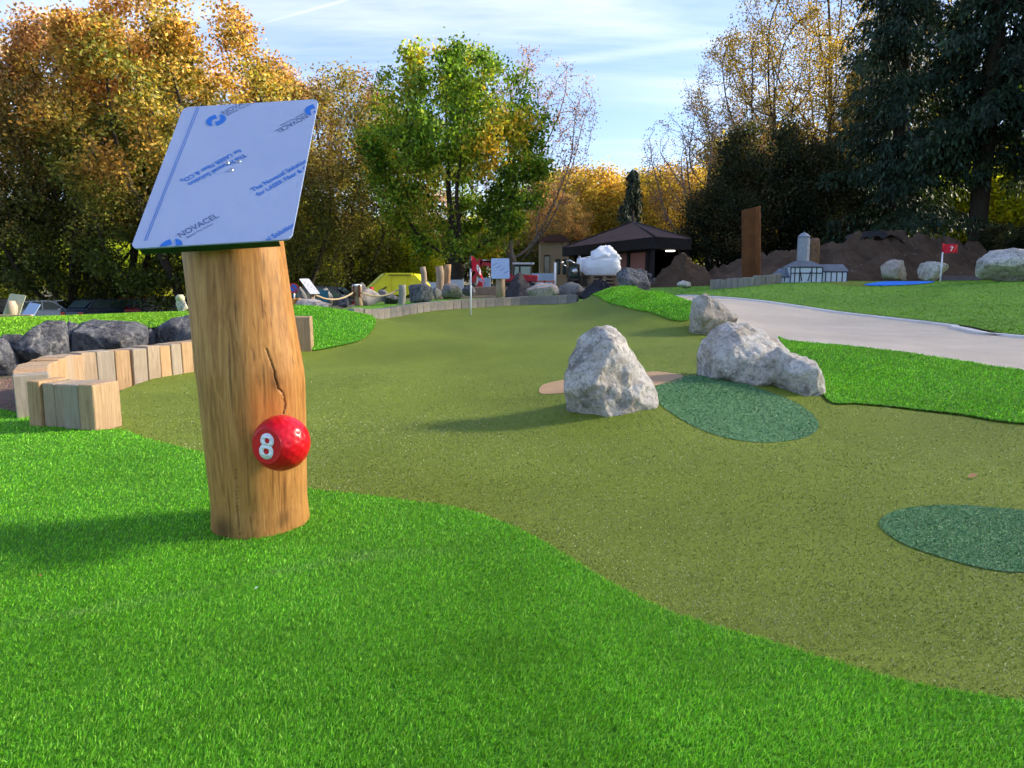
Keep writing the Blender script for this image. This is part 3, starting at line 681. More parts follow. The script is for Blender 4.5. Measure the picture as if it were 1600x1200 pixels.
YL = [(868, 58, 300, 'rust-tinted autumn tree next to the green maple, behind the beige house'), (925, 66, 262, 'golden tree directly above the left eave of the hut'),
      (1045, 62, 258, 'golden tree between the hut roof and the dark evergreens'), (1000, 74, 268, 'yellow tree behind the small dark conifer'), (880, 76, 262, 'yellow tree far behind the beige house')]
for i, (p_, Y_, t_, lb) in enumerate(YL):
    tree('yellow_tree' if i else 'hornbeam_tree', p_, Y_, top(t_, Y_), i * 1.3, lb, 1.15)
tree('small_conifer', 984, 56, top(266, 56), 0, 'small dark cone-shaped conifer standing behind the hut roof', .75)
tree('evergreen_bush', 1120, 41, top(285, 41), .3, 'dark evergreen beside the right end of the hut', 1.0)
tree('evergreen_bush', 1190, 43, top(190, 43), 1.7, 'tallest dark evergreen behind the rust-coloured steel column', .80)
tree('evergreen_bush', 1262, 42, top(225, 42), 3.1, 'dark evergreen behind the half-timbered model church', .9)
tree('bare_tree', 1105, 48, top(165, 48), 1.2, 'nearly bare brownish tree above the hut-side evergreen', 1.2)
tree('sparse_tree', 1200, 50, top(35, 50), .5, 'thin-leaved tree with open twigs above the dark evergreens', 1.0)
tree('sparse_tree', 1290, 54, top(-90, 54), 2.4, 'tall yellowing tree with open crown beside the big spruces', .95)
SP = [(1388, 41, 21, .4, 1.0, 'large drooping spruce whose branches reach toward the model church'), (1522, 38, 23, 1.9, 1.0, 'large spruce with thick dark trunk above the soil bank'),
      (1640, 38, 21, 3.3, 1.05, 'large spruce at the far right above the longest white boulder'), (1360, 49, 17, 4.2, .8, 'smaller spruce set back behind the drooping one'), (1465, 54, 19, 5.0, .8, 'slim spruce deep in the wood between the two large ones'), (1570, 56, 19, .9, .8, 'slim spruce deep in the wood behind the thick dark trunk'), (1315, 57, 16, 2.6, .7, 'thin spruce in the wood edge behind the model church')]
for p_, Y_, H_, r_, w_, lb in SP: tree('low_spruce' if p_ == 1388 else 'spruce_tree', p_, Y_, H_, r_, lb, w_)
for i, (p_, Y_, H_) in enumerate([(1310, 53, 8), (1365, 57, 9), (1420, 55, 8), (1475, 52, 9), (1530, 56, 9), (1585, 52, 9), (1640, 50, 9)]):
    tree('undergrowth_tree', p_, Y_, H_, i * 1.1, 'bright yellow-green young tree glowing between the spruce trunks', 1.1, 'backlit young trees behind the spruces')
# low shrubs behind the skip and along the car park
HEDGE = [(585, 50, 5.4, 'yellow-green hedge shrub right behind the yellow skip'), (645, 47, 4.4, 'yellow-green hedge shrub behind the leaning log posts'), (400, 50, 5.6, 'hedge shrub hidden behind the oak sign post'), (330, 52, 5.2, 'hedge shrub behind the white stone on the mound crest'),
         (140, 54, 5.5, 'yellow-green hedge shrub behind the dark blue car'), (230, 54, 5.0, 'yellow-green hedge shrub behind the red and black cars'), (20, 54, 5.6, 'hedge shrub behind the sign seen from behind'), (500, 54, 5.8, 'hedge shrub behind the dark estate car and rope')]
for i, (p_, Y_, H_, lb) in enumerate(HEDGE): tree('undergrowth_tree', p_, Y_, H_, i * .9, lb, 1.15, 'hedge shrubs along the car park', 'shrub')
tree('evergreen_bush', 1585, 34.5, 2.6, 1.0, 'low dark shrub beside the spruce trunk at the end of the soil bank', 1.5, None, 'shrub')
# far trees that close the view behind the car park and the hut: one mass
far = ob('far_woodland', None); tag(far, 'distant wood closing the view behind car park and hut', 'woodland', kind='stuff')
rw = random.Random(3)
for i in range(46):
    x_ = -62 + i * 3.0 + rw.uniform(-1, 1); y_ = rw.uniform(74, 96); kd = ['yellow_tree', 'hornbeam_tree', 'evergreen_bush', 'undergrowth_tree', 'evergreen_bush'][rw.randrange(5)]
    H_ = rw.uniform(7, 9.5) if x_ < 25 else rw.uniform(11, 16); tm, cm = KINDS[kd]; s = H_ / HT[kd]
    ob('crown', cm, far, (x_, y_, .2), (0, 0, rw.uniform(0, 6)), (s * 1.2, s * 1.2, s))
# unseen trees added right of frame to filter the low sun onto the course
wood = ob('woodland', None); tag(wood, 'unseen thin wood added along the right side to filter the low sun', 'woodland', kind='stuff')
_row = [(34 + (k % 3) * 2.5, -18 + k * 4.0, 20.5 + (k * 7 % 4) * .6, 'filter_tree') for k in range(14)] + [(27, 24, 12, 'filter_tree'), (27, 30, 11.5, 'maple_tree'), (29, 35, 12, 'hornbeam_tree')]
for i, (x_, y_, H_, kd) in enumerate(_row):
    tm, cm = KINDS[kd]; s = H_ / HT[kd]
    for nm_, me in (('trunk', tm), ('crown', cm)): ob(nm_, me, wood, (x_, y_, tz(x_, y_) - .1), (0, 0, i * 1.1), (s * 1.1, s * 1.1, s))

# ---------------------------------------------------------------- rocks
def remesh(me, vox):
    o = bpy.data.objects.new('tmp', me); COL.objects.link(o); m = o.modifiers.new('r', 'REMESH'); m.mode = 'VOXEL'; m.voxel_size = vox
    dg = bpy.context.evaluated_depsgraph_get(); dg.update(); r = bpy.data.meshes.new_from_object(o.evaluated_get(dg))
    bpy.data.objects.remove(o); bpy.data.meshes.remove(me); return r
def rock_mesh(name, hulls, vox, mat, amp, seed, sc=3.0):
    """angular stone: convex lumps fused, then broken up by noise"""
    bm = bmesh.new()
    for H in hulls:
        vs = [bm.verts.new(p) for p in H]; g = bmesh.ops.convex_hull(bm, input=vs)
        bmesh.ops.delete(bm, geom=list({e for e in g['geom_interior'] + g['geom_unused'] if isinstance(e, bmesh.types.BMVert)}), context='VERTS')
    me = bpy.data.meshes.new(name); bm.to_mesh(me); bm.free(); me = remesh(me, vox); me.name = name
    n = len(me.vertices); co = np.empty(n * 3, np.float32); me.vertices.foreach_get('co', co); co = co.reshape(-1, 3)
    nr = np.empty(n * 3, np.float32); me.vertices.foreach_get('normal', nr); nr = nr.reshape(-1, 3)
    off = Vector((seed * 3.1, seed * 1.7, seed * .9)); d = np.empty(n)
    for i in range(n):
        p = Vector(co[i]) * sc + off; v = noise.voronoi(p)[0]
        d[i] = (noise.ridged_multi_fractal(p * .7, 1.0, 2.1, 5, 1.0, 1.6) - 1.1) * .20 + (v[1] - v[0]) * .42 - .25 + noise.noise(p * 6.) * .14 - abs(noise.noise(p * 2.3)) * .55 - abs(noise.noise(p * 4.7)) * .30
    d = d - d.mean() + .1; co = co + nr * (d * amp)[:, None]; me.vertices.foreach_set('co', co.astype(np.float32).ravel())
    me.polygons.foreach_set('use_smooth', [True] * len(me.polygons)); me.materials.append(M[mat]); me.update(); me.set_sharp_from_angle(angle=math.radians(28)); return me
DROP = .62
def outline_hull(px_pts, Y, thick, front=None, foff=.0, shrink=.68):
    """hull points from the stone's outline at its own distance, with body in front of and behind it; world coordinates"""
    P = [Vector(at(a, b, Y)) for a, b in px_pts]; c = sum(P, Vector()) / len(P); out = list(P); rr_ = random.Random(int(px_pts[0][0] * 7 + px_pts[1][1]))
    for dy, k in ((-thick * .55, shrink), (thick * .5, shrink * .95), (-thick * .3, .93), (thick * .28, .92)):
        for p in P:
            if rr_.random() < DROP: continue
            q = c + (p - c) * (k * rr_.uniform(.72, 1.12)); q.y += dy * rr_.uniform(.6, 1.15); q.z = min(q.z, p.z) if dy < 0 and p.z > c.z else q.z; out.append(q)
    for (a, b, dy) in (front or []): out.append(Vector(at(a, b, Y + dy)))
    return out
def outline_rock(name, parts, vox, mat, amp, seed, label, cat='boulder', group=None, sc=3.0):
    hulls = [outline_hull(*p) for p in parts]; allp = [q for h in hulls for q in h]
    b = Vector((sum(q.x for q in allp) / len(allp), sum(q.y for q in allp) / len(allp), min(q.z for q in allp)))
    hulls = [[q - b for q in h] for h in hulls]
    return tag(ob(name, rock_mesh(name, hulls, vox, mat, amp, seed, sc), None, b), label, cat, group)
outline_rock('boulder', [([(890, 660), (885, 600), (888, 565), (905, 525), (930, 509), (955, 512), (976, 530), (1000, 568), (1022, 604), (1030, 636), (1026, 652), (985, 674), (930, 676)], 4.98, .50, [(932, 600, -.30), (950, 650, -.30), (940, 530, -.12), (990, 620, -.24)])],
             .013, 'limestone', .048, 3, 'upright pale grey boulder with brown lower left side at the front of the lane', sc=3.4)
outline_rock('boulder', [([(1091, 590), (1091, 545), (1106, 520), (1136, 503), (1176, 509), (1212, 528), (1236, 552), (1222, 590), (1190, 618), (1150, 612), (1115, 600)], 5.85, .55, [(1130, 560, -.30), (1180, 560, -.30)]),
                         ([(1190, 560), (1215, 542), (1262, 562), (1285, 588), (1289, 622), (1266, 640), (1238, 628), (1205, 600)], 5.62, .42, [(1240, 585, -.24), (1262, 605, -.22)])],
             .014, 'limestone', .048, 7, 'long pale grey boulder with a notched foot behind the dark green mat', sc=3.2)
outline_rock('boulder', [([(1078, 530), (1077, 490), (1086, 465), (1100, 459), (1118, 470), (1140, 485), (1152, 497), (1140, 515), (1120, 530), (1095, 534)], 9.7, .6, [(1100, 500, -.3)])],
             .022, 'tan_stone', .07, 12, 'craggy cream boulder at the edge of the stone path', sc=2.8)
WALLR = [([(-60, 520), (6, 527), (24, 552), (29, 580), (20, 592), (-70, 596)], 7.6, .5, 'blue-black slate rock at the outer end of the rock row, beside the mulch'),
         ([(2, 524), (12, 520), (40, 523), (44, 540), (26, 560), (8, 548)], 8.15, .4, 'small grey wedge rock between the outer slate rock and the pointed one'),
         ([(26, 588), (27, 560), (42, 530), (70, 502), (88, 500), (99, 516), (109, 548), (107, 578), (60, 592)], 7.95, .6, 'pointed slate rock with tan sunlit face in the rock row'),
         ([(97, 520), (107, 501), (122, 504), (124, 525), (112, 556), (100, 545)], 8.5, .4, 'small rounded grey rock wedged behind the pointed slate rock'),
         ([(107, 580), (109, 545), (126, 506), (146, 499), (200, 503), (222, 509), (231, 524), (228, 545), (222, 575), (160, 590)], 8.6, .7, 'largest dark slate rock with white veins behind the timber wall'),
         ([(226, 560), (226, 530), (234, 514), (244, 520), (244, 558)], 8.9, .35, 'narrow dark rock between the largest slate rock and the sloping one'),
         ([(228, 565), (244, 516), (268, 497), (298, 491), (345, 497), (362, 530), (350, 560), (290, 572)], 9.05, .7, 'sloping grey slate rock partly behind the oak sign post')]
DROP = .74
for i, (o_, Y_, t_, lb) in enumerate(WALLR):
    outline_rock('slate_rock', [(o_, Y_, t_)], .024, 'slate', .034, 20 + i, lb, 'rock', 'slate rocks along the lime green mound', 2.4)

# ---------------------------------------------------------------- timber edging and kerb wall
rt = random.Random(12)
def timber(parent, p, d, w, dep, h, mat='timber', jit=.03):
    mb = MB(); mb.box((0, 0, h / 2 - .06), (w, dep, h + .12), None, rt.uniform(.985, 1.0))
    a = math.atan2(d.y, d.x) + rt.uniform(-jit, jit)
    return mb.build('timber_block', mat, parent, False, .006, Vector((p.x, p.y, p.z)) - parent.location, (rt.uniform(-.012, .012), rt.uniform(-.012, .012), a))
path = smooth_loop(pw((56, 5.12), (54, 5.50), (64, 5.90), (82, 6.18), (100, 6.45), (150, 6.72), (205, 7.0), (262, 7.42), (310, 7.85), (380, 8.6), (440, 9.25), (478, 9.75)), 30, False)
base = Vector((*path[0], tz(*path[0])))
tw = thing('timber_edging', base, 'curved low wall of upright oak blocks beside the front of the green', 'edging')
i = 0
while i < len(path) - 2:
    w = rt.uniform(.135, .20); a = Vector(path[i]); j = i
    while j < len(path) - 1 and (Vector(path[j]) - a).length < w: j += 1
    b = Vector(path[j])
    if (b - a).length < .08: break
    m_ = (a + b) / 2; timber(tw, Vector((m_.x, m_.y, tz(m_.x, m_.y))), b - a, (b - a).length - .005, .22, .315 + rt.uniform(-.008, .012))
    i = j
e0 = G(150, 677); rdir = Vector((-.966, .259)); pdir = Vector((.259, .966)); run = 0.
for (w, dp, h, back) in ((.125, .23, .315, 0.), (.125, .23, .313, .004), (.105, .22, .305, .035), (.105, .22, .307, .04), (.11, .24, .320, .02)):
    c_ = Vector((e0.x, e0.y)) + rdir * (run + w / 2) + pdir * (dp / 2 + back); run += w
    timber(tw, Vector((c_.x, c_.y, tz(c_.x, c_.y))), rdir, w - .004, dp, h, jit=.012)
q_ = W(474, 9.45); timber(tw, q_, Vector((1, .12)), .24, .26, .43)
kw = thing('block_kerb', Vector((*KERBLINE[0], tz(*KERBLINE[0]))), 'curved kerb wall of small grey concrete blocks at the far end of the green', 'kerb')
L = 0; i = 0
while i < len(KERBLINE) - 1:
    w = rt.uniform(.21, .26); a = Vector(KERBLINE[i]); j = i; acc = 0
    # walk along the line by exact length
    pts = [a]; rem = w; k = i; cur = a.copy()
    while rem > 0 and k < len(KERBLINE) - 1:
        nxt = Vector(KERBLINE[k + 1]); dl = (nxt - cur).length
        if dl >= rem: cur = cur + (nxt - cur) * (rem / dl); rem = 0
        else: rem -= dl; cur = nxt; k += 1
    if rem > 0: break
    m_ = (a + cur) / 2; d = cur - a; mb = MB().box((0, 0, .05), (d.length - .008, .16, .30)); z0 = tz(m_.x, m_.y)
    mb.build('kerb_block', 'concrete_block', kw, False, .006, Vector((m_.x, m_.y, z0 + rt.uniform(-.006, .004) - .01)) - kw.location, (0, 0, math.atan2(d.y, d.x) + rt.uniform(-.02, .02)))
    KERBLINE[k] = tuple(cur); i = k

# ---------------------------------------------------------------- the sign: oak log, film-covered board, golf ball
LOGY = 2.84
def log_c(z):
    return np.stack([np.interp(z, [-.1, 0, .6, 1.15, 1.7], [-1.022, -1.025, -1.034, -1.076, -1.112]), np.full_like(z, LOGY), z], -1)
def log_r(z): return np.interp(z, [-.1, 0, .12, .45, .65, .9, 1.15, 1.7], [.193, .190, .183, .194, .198, .188, .183, .181])
def bulge(th, z): return 1 + .022 * np.sin(2 * th + .6 + z) + .016 * np.sin(3 * th + 2.2 * z) + .030 * np.exp(-((z - .62) / .16) ** 2) * np.exp(-(((th + .35 + np.pi) % (2 * np.pi) - np.pi) / .5) ** 2)
def log_hit(a, b):
    d = np.array(raydir(a, b)); s_ = np.linspace(2.3, 2.95, 1300); X = d[0] / d[1] * s_; Z = 1 + d[2] / d[1] * s_; c = log_c(Z)
    ins = np.hypot(X - c[:, 0], s_ - c[:, 1]) < log_r(Z); k = np.argmax(ins); return np.array([X[k], s_[k], Z[k]])
BC = np.array([-1.063, 2.84, 1.423]); BU = Vector((.99833, -.00616, .05746)); BV = Vector((-.03767, .68636, .72801)); BN = BU.cross(BV).normalized(); BW, BH = .5637, .8228
ths = np.concatenate([np.linspace(-np.pi, 0, 250, endpoint=False) - .12 * 0, np.linspace(0, np.pi, 40, endpoint=False)]); nt = len(ths)
zs = np.linspace(-.06, 1.0, 250); TH, ZZ = np.meshgrid(ths, zs)
def ringpts(TH, ZZ): c = log_c(ZZ); r = log_r(ZZ) * bulge(TH, ZZ); return np.stack([c[..., 0] + r * np.cos(TH), c[..., 1] + r * np.sin(TH), ZZ], -1)
body = ringpts(TH, ZZ)
tops = []
for k in range(1, 9):    # from z = 1.0 up to the slanted cut under the board
    z = np.full(nt, 1.0); pt = ringpts(ths, z)
    for _ in range(4):
        zt = BC[2] - (BN.x * (pt[:, 0] - BC[0]) + BN.y * (pt[:, 1] - BC[1])) / BN.z - .030; pt = ringpts(ths, 1.0 + (zt - 1.0) * k / 8)
    tops.append(pt)
R = np.concatenate([body, np.array(tops)], 0); nr_ = R.shape[0]; V = R.reshape(-1, 3)
# drying cracks: polylines on the face of the log, cut into the surface
CR = [([(416, 545), (421, 558), (429, 580), (430, 592), (435, 607), (442, 614), (444, 625), (446, 632), (443, 648)], .0028, .012),
      ([(397, 540), (399, 562), (402, 592), (410, 632), (412, 668)], .0026, .008),
      ([(369, 735), (370, 790), (373, 820), (376, 845)], .0026, .009), ([(462, 730), (458, 770), (453, 800)], .0022, .006), ([(348, 392), (350, 440), (349, 505)], .0018, .005), ([(386, 396), (388, 445), (387, 500)], .0020, .006), ([(330, 470), (332, 560), (336, 640)], .0016, .004),
      ([(421, 700), (420, 770), (421, 830)], .0016, .004), ([(440, 420), (446, 470), (455, 520)], .0018, .005)]
depth = np.zeros(len(V)); dark = np.ones(len(V))
for pl, wd, dp in CR:
    H3 = [log_hit(*q) for q in pl]; rngc = np.random.default_rng(len(pl)); sub = []
    for a, b in zip(H3[:-1], H3[1:]):
        for k in range(10): sub.append(a + (b - a) * k / 10 + rngc.normal(size=3) * .0009)
    sub = np.array(sub); sel = np.where((V[:, 2] > sub[:, 2].min() - .03) & (V[:, 2] < sub[:, 2].max() + .03) & (V[:, 1] < LOGY + .05))[0]
    d = np.sqrt(((V[sel][:, None, :] - sub[None]) ** 2).sum(-1).min(1)); g = np.exp(-(d / wd) ** 2)
    depth[sel] = np.maximum(depth[sel], g * dp); dark[sel] = np.minimum(dark[sel], 1 - .76 * g)
col = np.ones((len(V), 3)); vn = vnoise(V * np.array([1, 1, .18]), 3.0, 4)[:, None]
col *= 1 + .10 * vn
def stain(a, b, r, tint, amt, zs_=1.0):
    global col
    h = log_hit(a, b); d = V - h; d[:, 2] *= zs_; g = np.exp(-((np.linalg.norm(d, axis=1) + .012 * vnoise(V, 9., 3)) / r) ** 2)[:, None] * amt; col = col * (1 - g) + col * np.array(tint) * g
stain(350, 828, .05, (.22, .2, .2), .9); stain(447, 806, .026, (.45, .42, .40), .8); stain(440, 818, .022, (.5, .48, .46), .7); stain(415, 640, .085, (1.12, .80, .62), .8, .7); stain(424, 585, .040, (.72, .74, .76), .8, .6)
stain(432, 598, .018, (.55, .5, .45), .8); stain(445, 690, .14, (1.1, .92, .80), .5); stain(330, 640, .10, (.92, .98, .95), .6, .4); stain(380, 673, .008, (.4, .35, .3), .9); stain(369, 692, .005, (.3, .25, .2), .9); stain(395, 500, .05, (.85, .86, .84), .6, .4); stain(462, 560, .07, (1.1, 1.02, .92), .6, .4)
col *= dark[:, None]
cen = log_c(V[:, 2]); rad = V - cen; rad[:, 2] = 0; rad /= np.linalg.norm(rad, axis=1)[:, None] + 1e-9
V = V - rad * depth[:, None] + rad * (.0016 * vnoise(V * np.array([1, 1, .12]), 9., 6))[:, None]
idx = np.arange(nr_ * nt).reshape(nr_, nt); nxt = np.roll(idx, -1, 1); F = np.stack([idx[:-1], nxt[:-1], nxt[1:], idx[1:]], -1).reshape(-1)
sign = thing('tee_sign', (-1.049, LOGY, 0), 'oak log post with tilted blue film board and red ball numbered 8', 'sign')
lg = ob('log_post', np_mesh('log_post', V - np.array([-1.049, LOGY, 0]), F, 4, 'log', np.clip(col, 0, 1.6), True), sign)
SB = Vector((-1.049, LOGY, 0))
# board frame: local x along the board's width, y up the slope, z out of the face
board = ob('sign_board', None, sign); board.matrix_local = Matrix.Translation(Vector(BC) - SB) @ Matrix((BU, BV, BN)).transposed().to_4x4()
def round_rect(w, h, r, n=6):
    out = []
    for cx, cy, a0 in ((w / 2 - r, h / 2 - r, 0), (-w / 2 + r, h / 2 - r, 1), (-w / 2 + r, -h / 2 + r, 2), (w / 2 - r, -h / 2 + r, 3)):
        for k in range(n + 1): t_ = (a0 + k / n) * math.pi / 2; out.append((cx + r * math.cos(t_), cy + r * math.sin(t_)))
    return out
MB().prism(round_rect(BW, BH, .028), -.006, 0).build('plate', 'film', board)
MB().box((-.010, -BH / 2 + .0035, -.019), (BW - .075, .005, .026)).build('flange', 'flange', board)
def uv(a, b):
    d = Vector(raydir(a, b)); c = Vector(BC); t_ = (c - Vector(CAM)).dot(BN) / d.dot(BN); p = Vector(CAM) + d * t_ - c; return Vector((p.dot(BU), p.dot(BV)))
def zc(x, y): return uv(190 + x / 4.616, 140 + y / 4.616)      # from an enlarged view of the board
def text_bm(s, bold=0.):
    cu = bpy.data.curves.new('lettering', 'FONT'); cu.body = s; cu.size = 1.0; cu.offset = bold; cu.resolution_u = 4; o = bpy.data.objects.new('tmp', cu); COL.objects.link(o)
    dg = bpy.context.evaluated_depsgraph_get(); dg.update(); me = bpy.data.meshes.new_from_object(o.evaluated_get(dg)); bpy.data.objects.remove(o)
    bm = bmesh.new(); bm.from_mesh(me); bpy.data.meshes.remove(me); return bm
def clip_board(bm):
    for co, no in (((BW / 2 - .002, 0, 0), (1, 0, 0)), ((-BW / 2 + .002, 0, 0), (-1, 0, 0)), ((0, BH / 2 - .002, 0), (0, 1, 0)), ((0, -BH / 2 + .002, 0), (0, -1, 0))):
        bmesh.ops.bisect_plane(bm, geom=bm.verts[:] + bm.edges[:] + bm.faces[:], plane_co=co, plane_no=no, clear_outer=True)
def board_text(s, a, b, mat, bold=.024, nm_='lettering', full=None, squash=1.25, z=.0010):
    """text from a to b in board coordinates; full = the word whose width spans a-b"""
    bm = text_bm(s, bold); ref = text_bm(full, bold) if full else bm; w = max(v.co.x for v in ref.verts) - min(v.co.x for v in ref.verts)
    d = b - a; k = d.length / w; X = d.normalized(); Yv = Vector((-X.y, X.x)); x0 = min(v.co.x for v in bm.verts)
    for v in bm.verts: q = a + X * ((v.co.x - x0) * k) + Yv * (v.co.y * k * squash); v.co = (q.x, q.y, z)
    clip_board(bm); me = bpy.data.meshes.new('lettering'); bm.to_mesh(me); bm.free(); me.materials.append(M[mat]); return ob(nm_, me, board)
board_text('NOVACEL', zc(742, 182), zc(968, 68), 'print_navy', .0); board_text('Behind The Surface', zc(765, 190), zc(985, 85), 'print_navy', .0)
board_text('NOVACEL', zc(1322, 182), zc(1105, 298), 'print_navy', .0); board_text('Behind The Surface', zc(1308, 172), zc(1142, 258), 'print_navy', .0)
board_text('The Novacel Solution', zc(884, 462), zc(476, 676), 'print_blue'); board_text('for LASER Fiber & CO\u2082', zc(850, 428), zc(425, 655), 'print_blue')
board_text('The Novacel Solution', zc(950, 738), zc(1345, 520), 'print_blue'); board_text('for LASER Fiber & CO\u2082', zc(988, 770), zc(1400, 540), 'print_blue')
board_text('NOVACEL', zc(428, 1068), zc(705, 918), 'print_navy', .0); board_text('Behind The Surface', zc(478, 1072), zc(662, 972), 'print_navy', .0)
d_ = (zc(1345, 520) - zc(950, 738)); e_ = zc(1225, 1000); board_text('The Novacel Solution', e_ - d_ * .92, e_ + d_ * .08, 'print_blue', nm_='lettering')
def logo(c, r, ang):
    """blue disc with the pale swirl of the letter N"""
    bm = bmesh.new(); n = 40
    def strip(out, inn):
        vs = [bm.verts.new((c.x + x, c.y + y, .0011)) for x, y in out + inn[1:-1][::-1]]; bm.faces.new(vs)
    rot = lambda x, y: (r * (x * math.cos(ang) - y * math.sin(ang)), r * (x * math.sin(ang) + y * math.cos(ang)))
    # disc cut by the pale swoosh of a letter N: two blue lobes
    N_ = [(-.62, -.80), (-.42, -.35), (-.22, .10), (-.02, .12), (.08, -.12), (.26, -.10), (.45, .35), (.62, .80)]
    up_ = [(-.78, -.63), (-.62, -.30), (-.42, .16), (-.12, .36), (.10, .18), (.20, .12), (.30, .42), (.42, .90)]; dn_ = [(-x, -y) for x, y in up_][::-1]
    arcU = [(math.cos(t_), math.sin(t_)) for t_ in np.linspace(math.atan2(.90, .42), math.atan2(-.63, -.78) + 2 * math.pi, 20)]
    arcD = [(-x, -y) for x, y in arcU]
    strip([rot(x, y) for x, y in arcU], [rot(x, y) for x, y in up_[::-1]]); strip([rot(x, y) for x, y in arcD], [rot(x, y) for x, y in [(-x, -y) for x, y in up_][::-1]])
    bmesh.ops.triangulate(bm, faces=bm.faces[:]); bmesh.ops.recalc_face_normals(bm, faces=bm.faces[:]); clip_board(bm)
    me = bpy.data.meshes.new('logo'); bm.to_mesh(me); bm.free(); me.materials.append(M['print_blue']); ob('logo', me, board)
ta = (zc(968, 68) - zc(742, 182)); ang = math.atan2(ta.y, ta.x)
lr = (zc(752, 205) - zc(610, 240)).length / 2
logo(zc(682, 222), lr, ang); logo(zc(1392, 146), lr, ang + math.pi); logo(zc(356, 1132), lr, ang)
for k in (0, 1):
    a, b = zc(546 + 15 * k, 128), zc(166 + 14 * k, 1090); n = (b - a).normalized(); n = Vector((-n.y, n.x)) * .0013; bm = bmesh.new()
    bm.faces.new([bm.verts.new((p.x, p.y, .0011)) for p in (a - n, b - n, b + n, a + n)]); clip_board(bm); me = bpy.data.meshes.new('stripe'); bm.to_mesh(me); bm.free(); me.materials.append(M['print_blue']); ob('stripe', me, board)
for q in ((845, 520), (790, 582), (762, 530)):
    p = zc(*q); mb = MB(); mb.tube([(p.x, p.y, -.001), (p.x, p.y, .0025), (p.x, p.y, .004)], [.0085, .008, .005], 14); mb.build('screw', 'steel', board, True)
# golf ball
ballc = Vector(at(440, 692, 2.615)); BR = .1035
vdir = (Vector(CAM) - ballc).normalized(); rgt = Vector((0, 0, 1)).cross(vdir).normalized(); upv = vdir.cross(rgt)
fn = (rgt * -.62 + upv * -.10 + vdir * .775).normalized()
bm = bmesh.new(); bmesh.ops.create_icosphere(bm, subdivisions=6, radius=1.0)
me = bpy.data.meshes.new('golf_ball'); bm.to_mesh(me); bm.free(); n = len(me.vertices); co = np.empty(n * 3, np.float32); me.vertices.foreach_get('co', co); co = co.reshape(-1, 3)
kf = np.arange(160) + .5; ph = np.arccos(1 - 2 * kf / 160); tt = np.pi * (1 + 5 ** .5) * kf; FP = np.stack([np.cos(tt) * np.sin(ph), np.sin(tt) * np.sin(ph), np.cos(ph)], -1)
dd = np.full(n, 9.)
for s_ in range(0, n, 20000): dd[s_:s_ + 20000] = np.arccos(np.clip(co[s_:s_ + 20000] @ FP.T, -1, 1)).min(1)
fnn = np.array(fn); dp = co @ fnn; lim = .785
dim = np.where(dd < .105, -.016 * (1 - (dd / .105) ** 2), 0) * np.clip((lim - .05 - dp) / .04, 0, 1); co = co * (1 + dim)[:, None]
over = np.clip(dp - lim, 0, None); co = co - fnn * over[:, None]
me.vertices.foreach_set('co', (co * BR).astype(np.float32).ravel()); me.polygons.foreach_set('use_smooth', [True] * len(me.polygons)); me.materials.append(M['red_paint']); me.update()
ball = ob('ball_marker', me, sign, ballc - SB)
# glossy rim and white numeral on the flat face
fx = Vector((0, 0, 1)).cross(fn).normalized(); fy = fn.cross(fx); rm = Matrix((fx, fy, fn)).transposed().to_4x4()
mb = MB(); rr = BR * math.sqrt(1 - lim ** 2); ringv = [(rr * .97 * math.cos(t_), rr * .97 * math.sin(t_), 0) for t_ in np.linspace(0, 6.2832, 41)]
mb.tube(ringv, .0018, 8, False); ro = mb.build('rim', 'red_paint', ball, True); ro.matrix_local = Matrix.Translation(fn * BR * lim) @ rm
bm = text_bm('8', .022); xs = [v.co.x for v in bm.verts]; ys = [v.co.y for v in bm.verts]; k = BR * .92 / (max(ys) - min(ys))
for v in bm.verts: v.co = ((v.co.x - (max(xs) + min(xs)) / 2) * k, (v.co.y - (max(ys) + min(ys)) / 2) * k, 0)
ex = bmesh.ops.extrude_face_region(bm, geom=bm.faces[:]); bmesh.ops.translate(bm, verts=[e for e in ex['geom'] if isinstance(e, bmesh.types.BMVert)], vec=(0, 0, .0025))
bmesh.ops.recalc_face_normals(bm, faces=bm.faces[:]); me = bpy.data.meshes.new('numeral'); bm.to_mesh(me); bm.free(); me.materials.append(M['white_print'])
no = ob('numeral', me, ball); no.matrix_local = Matrix.Translation(fn * (BR * lim + .0004)) @ rm @ Matrix.Rotation(-.10, 4, 'Z')

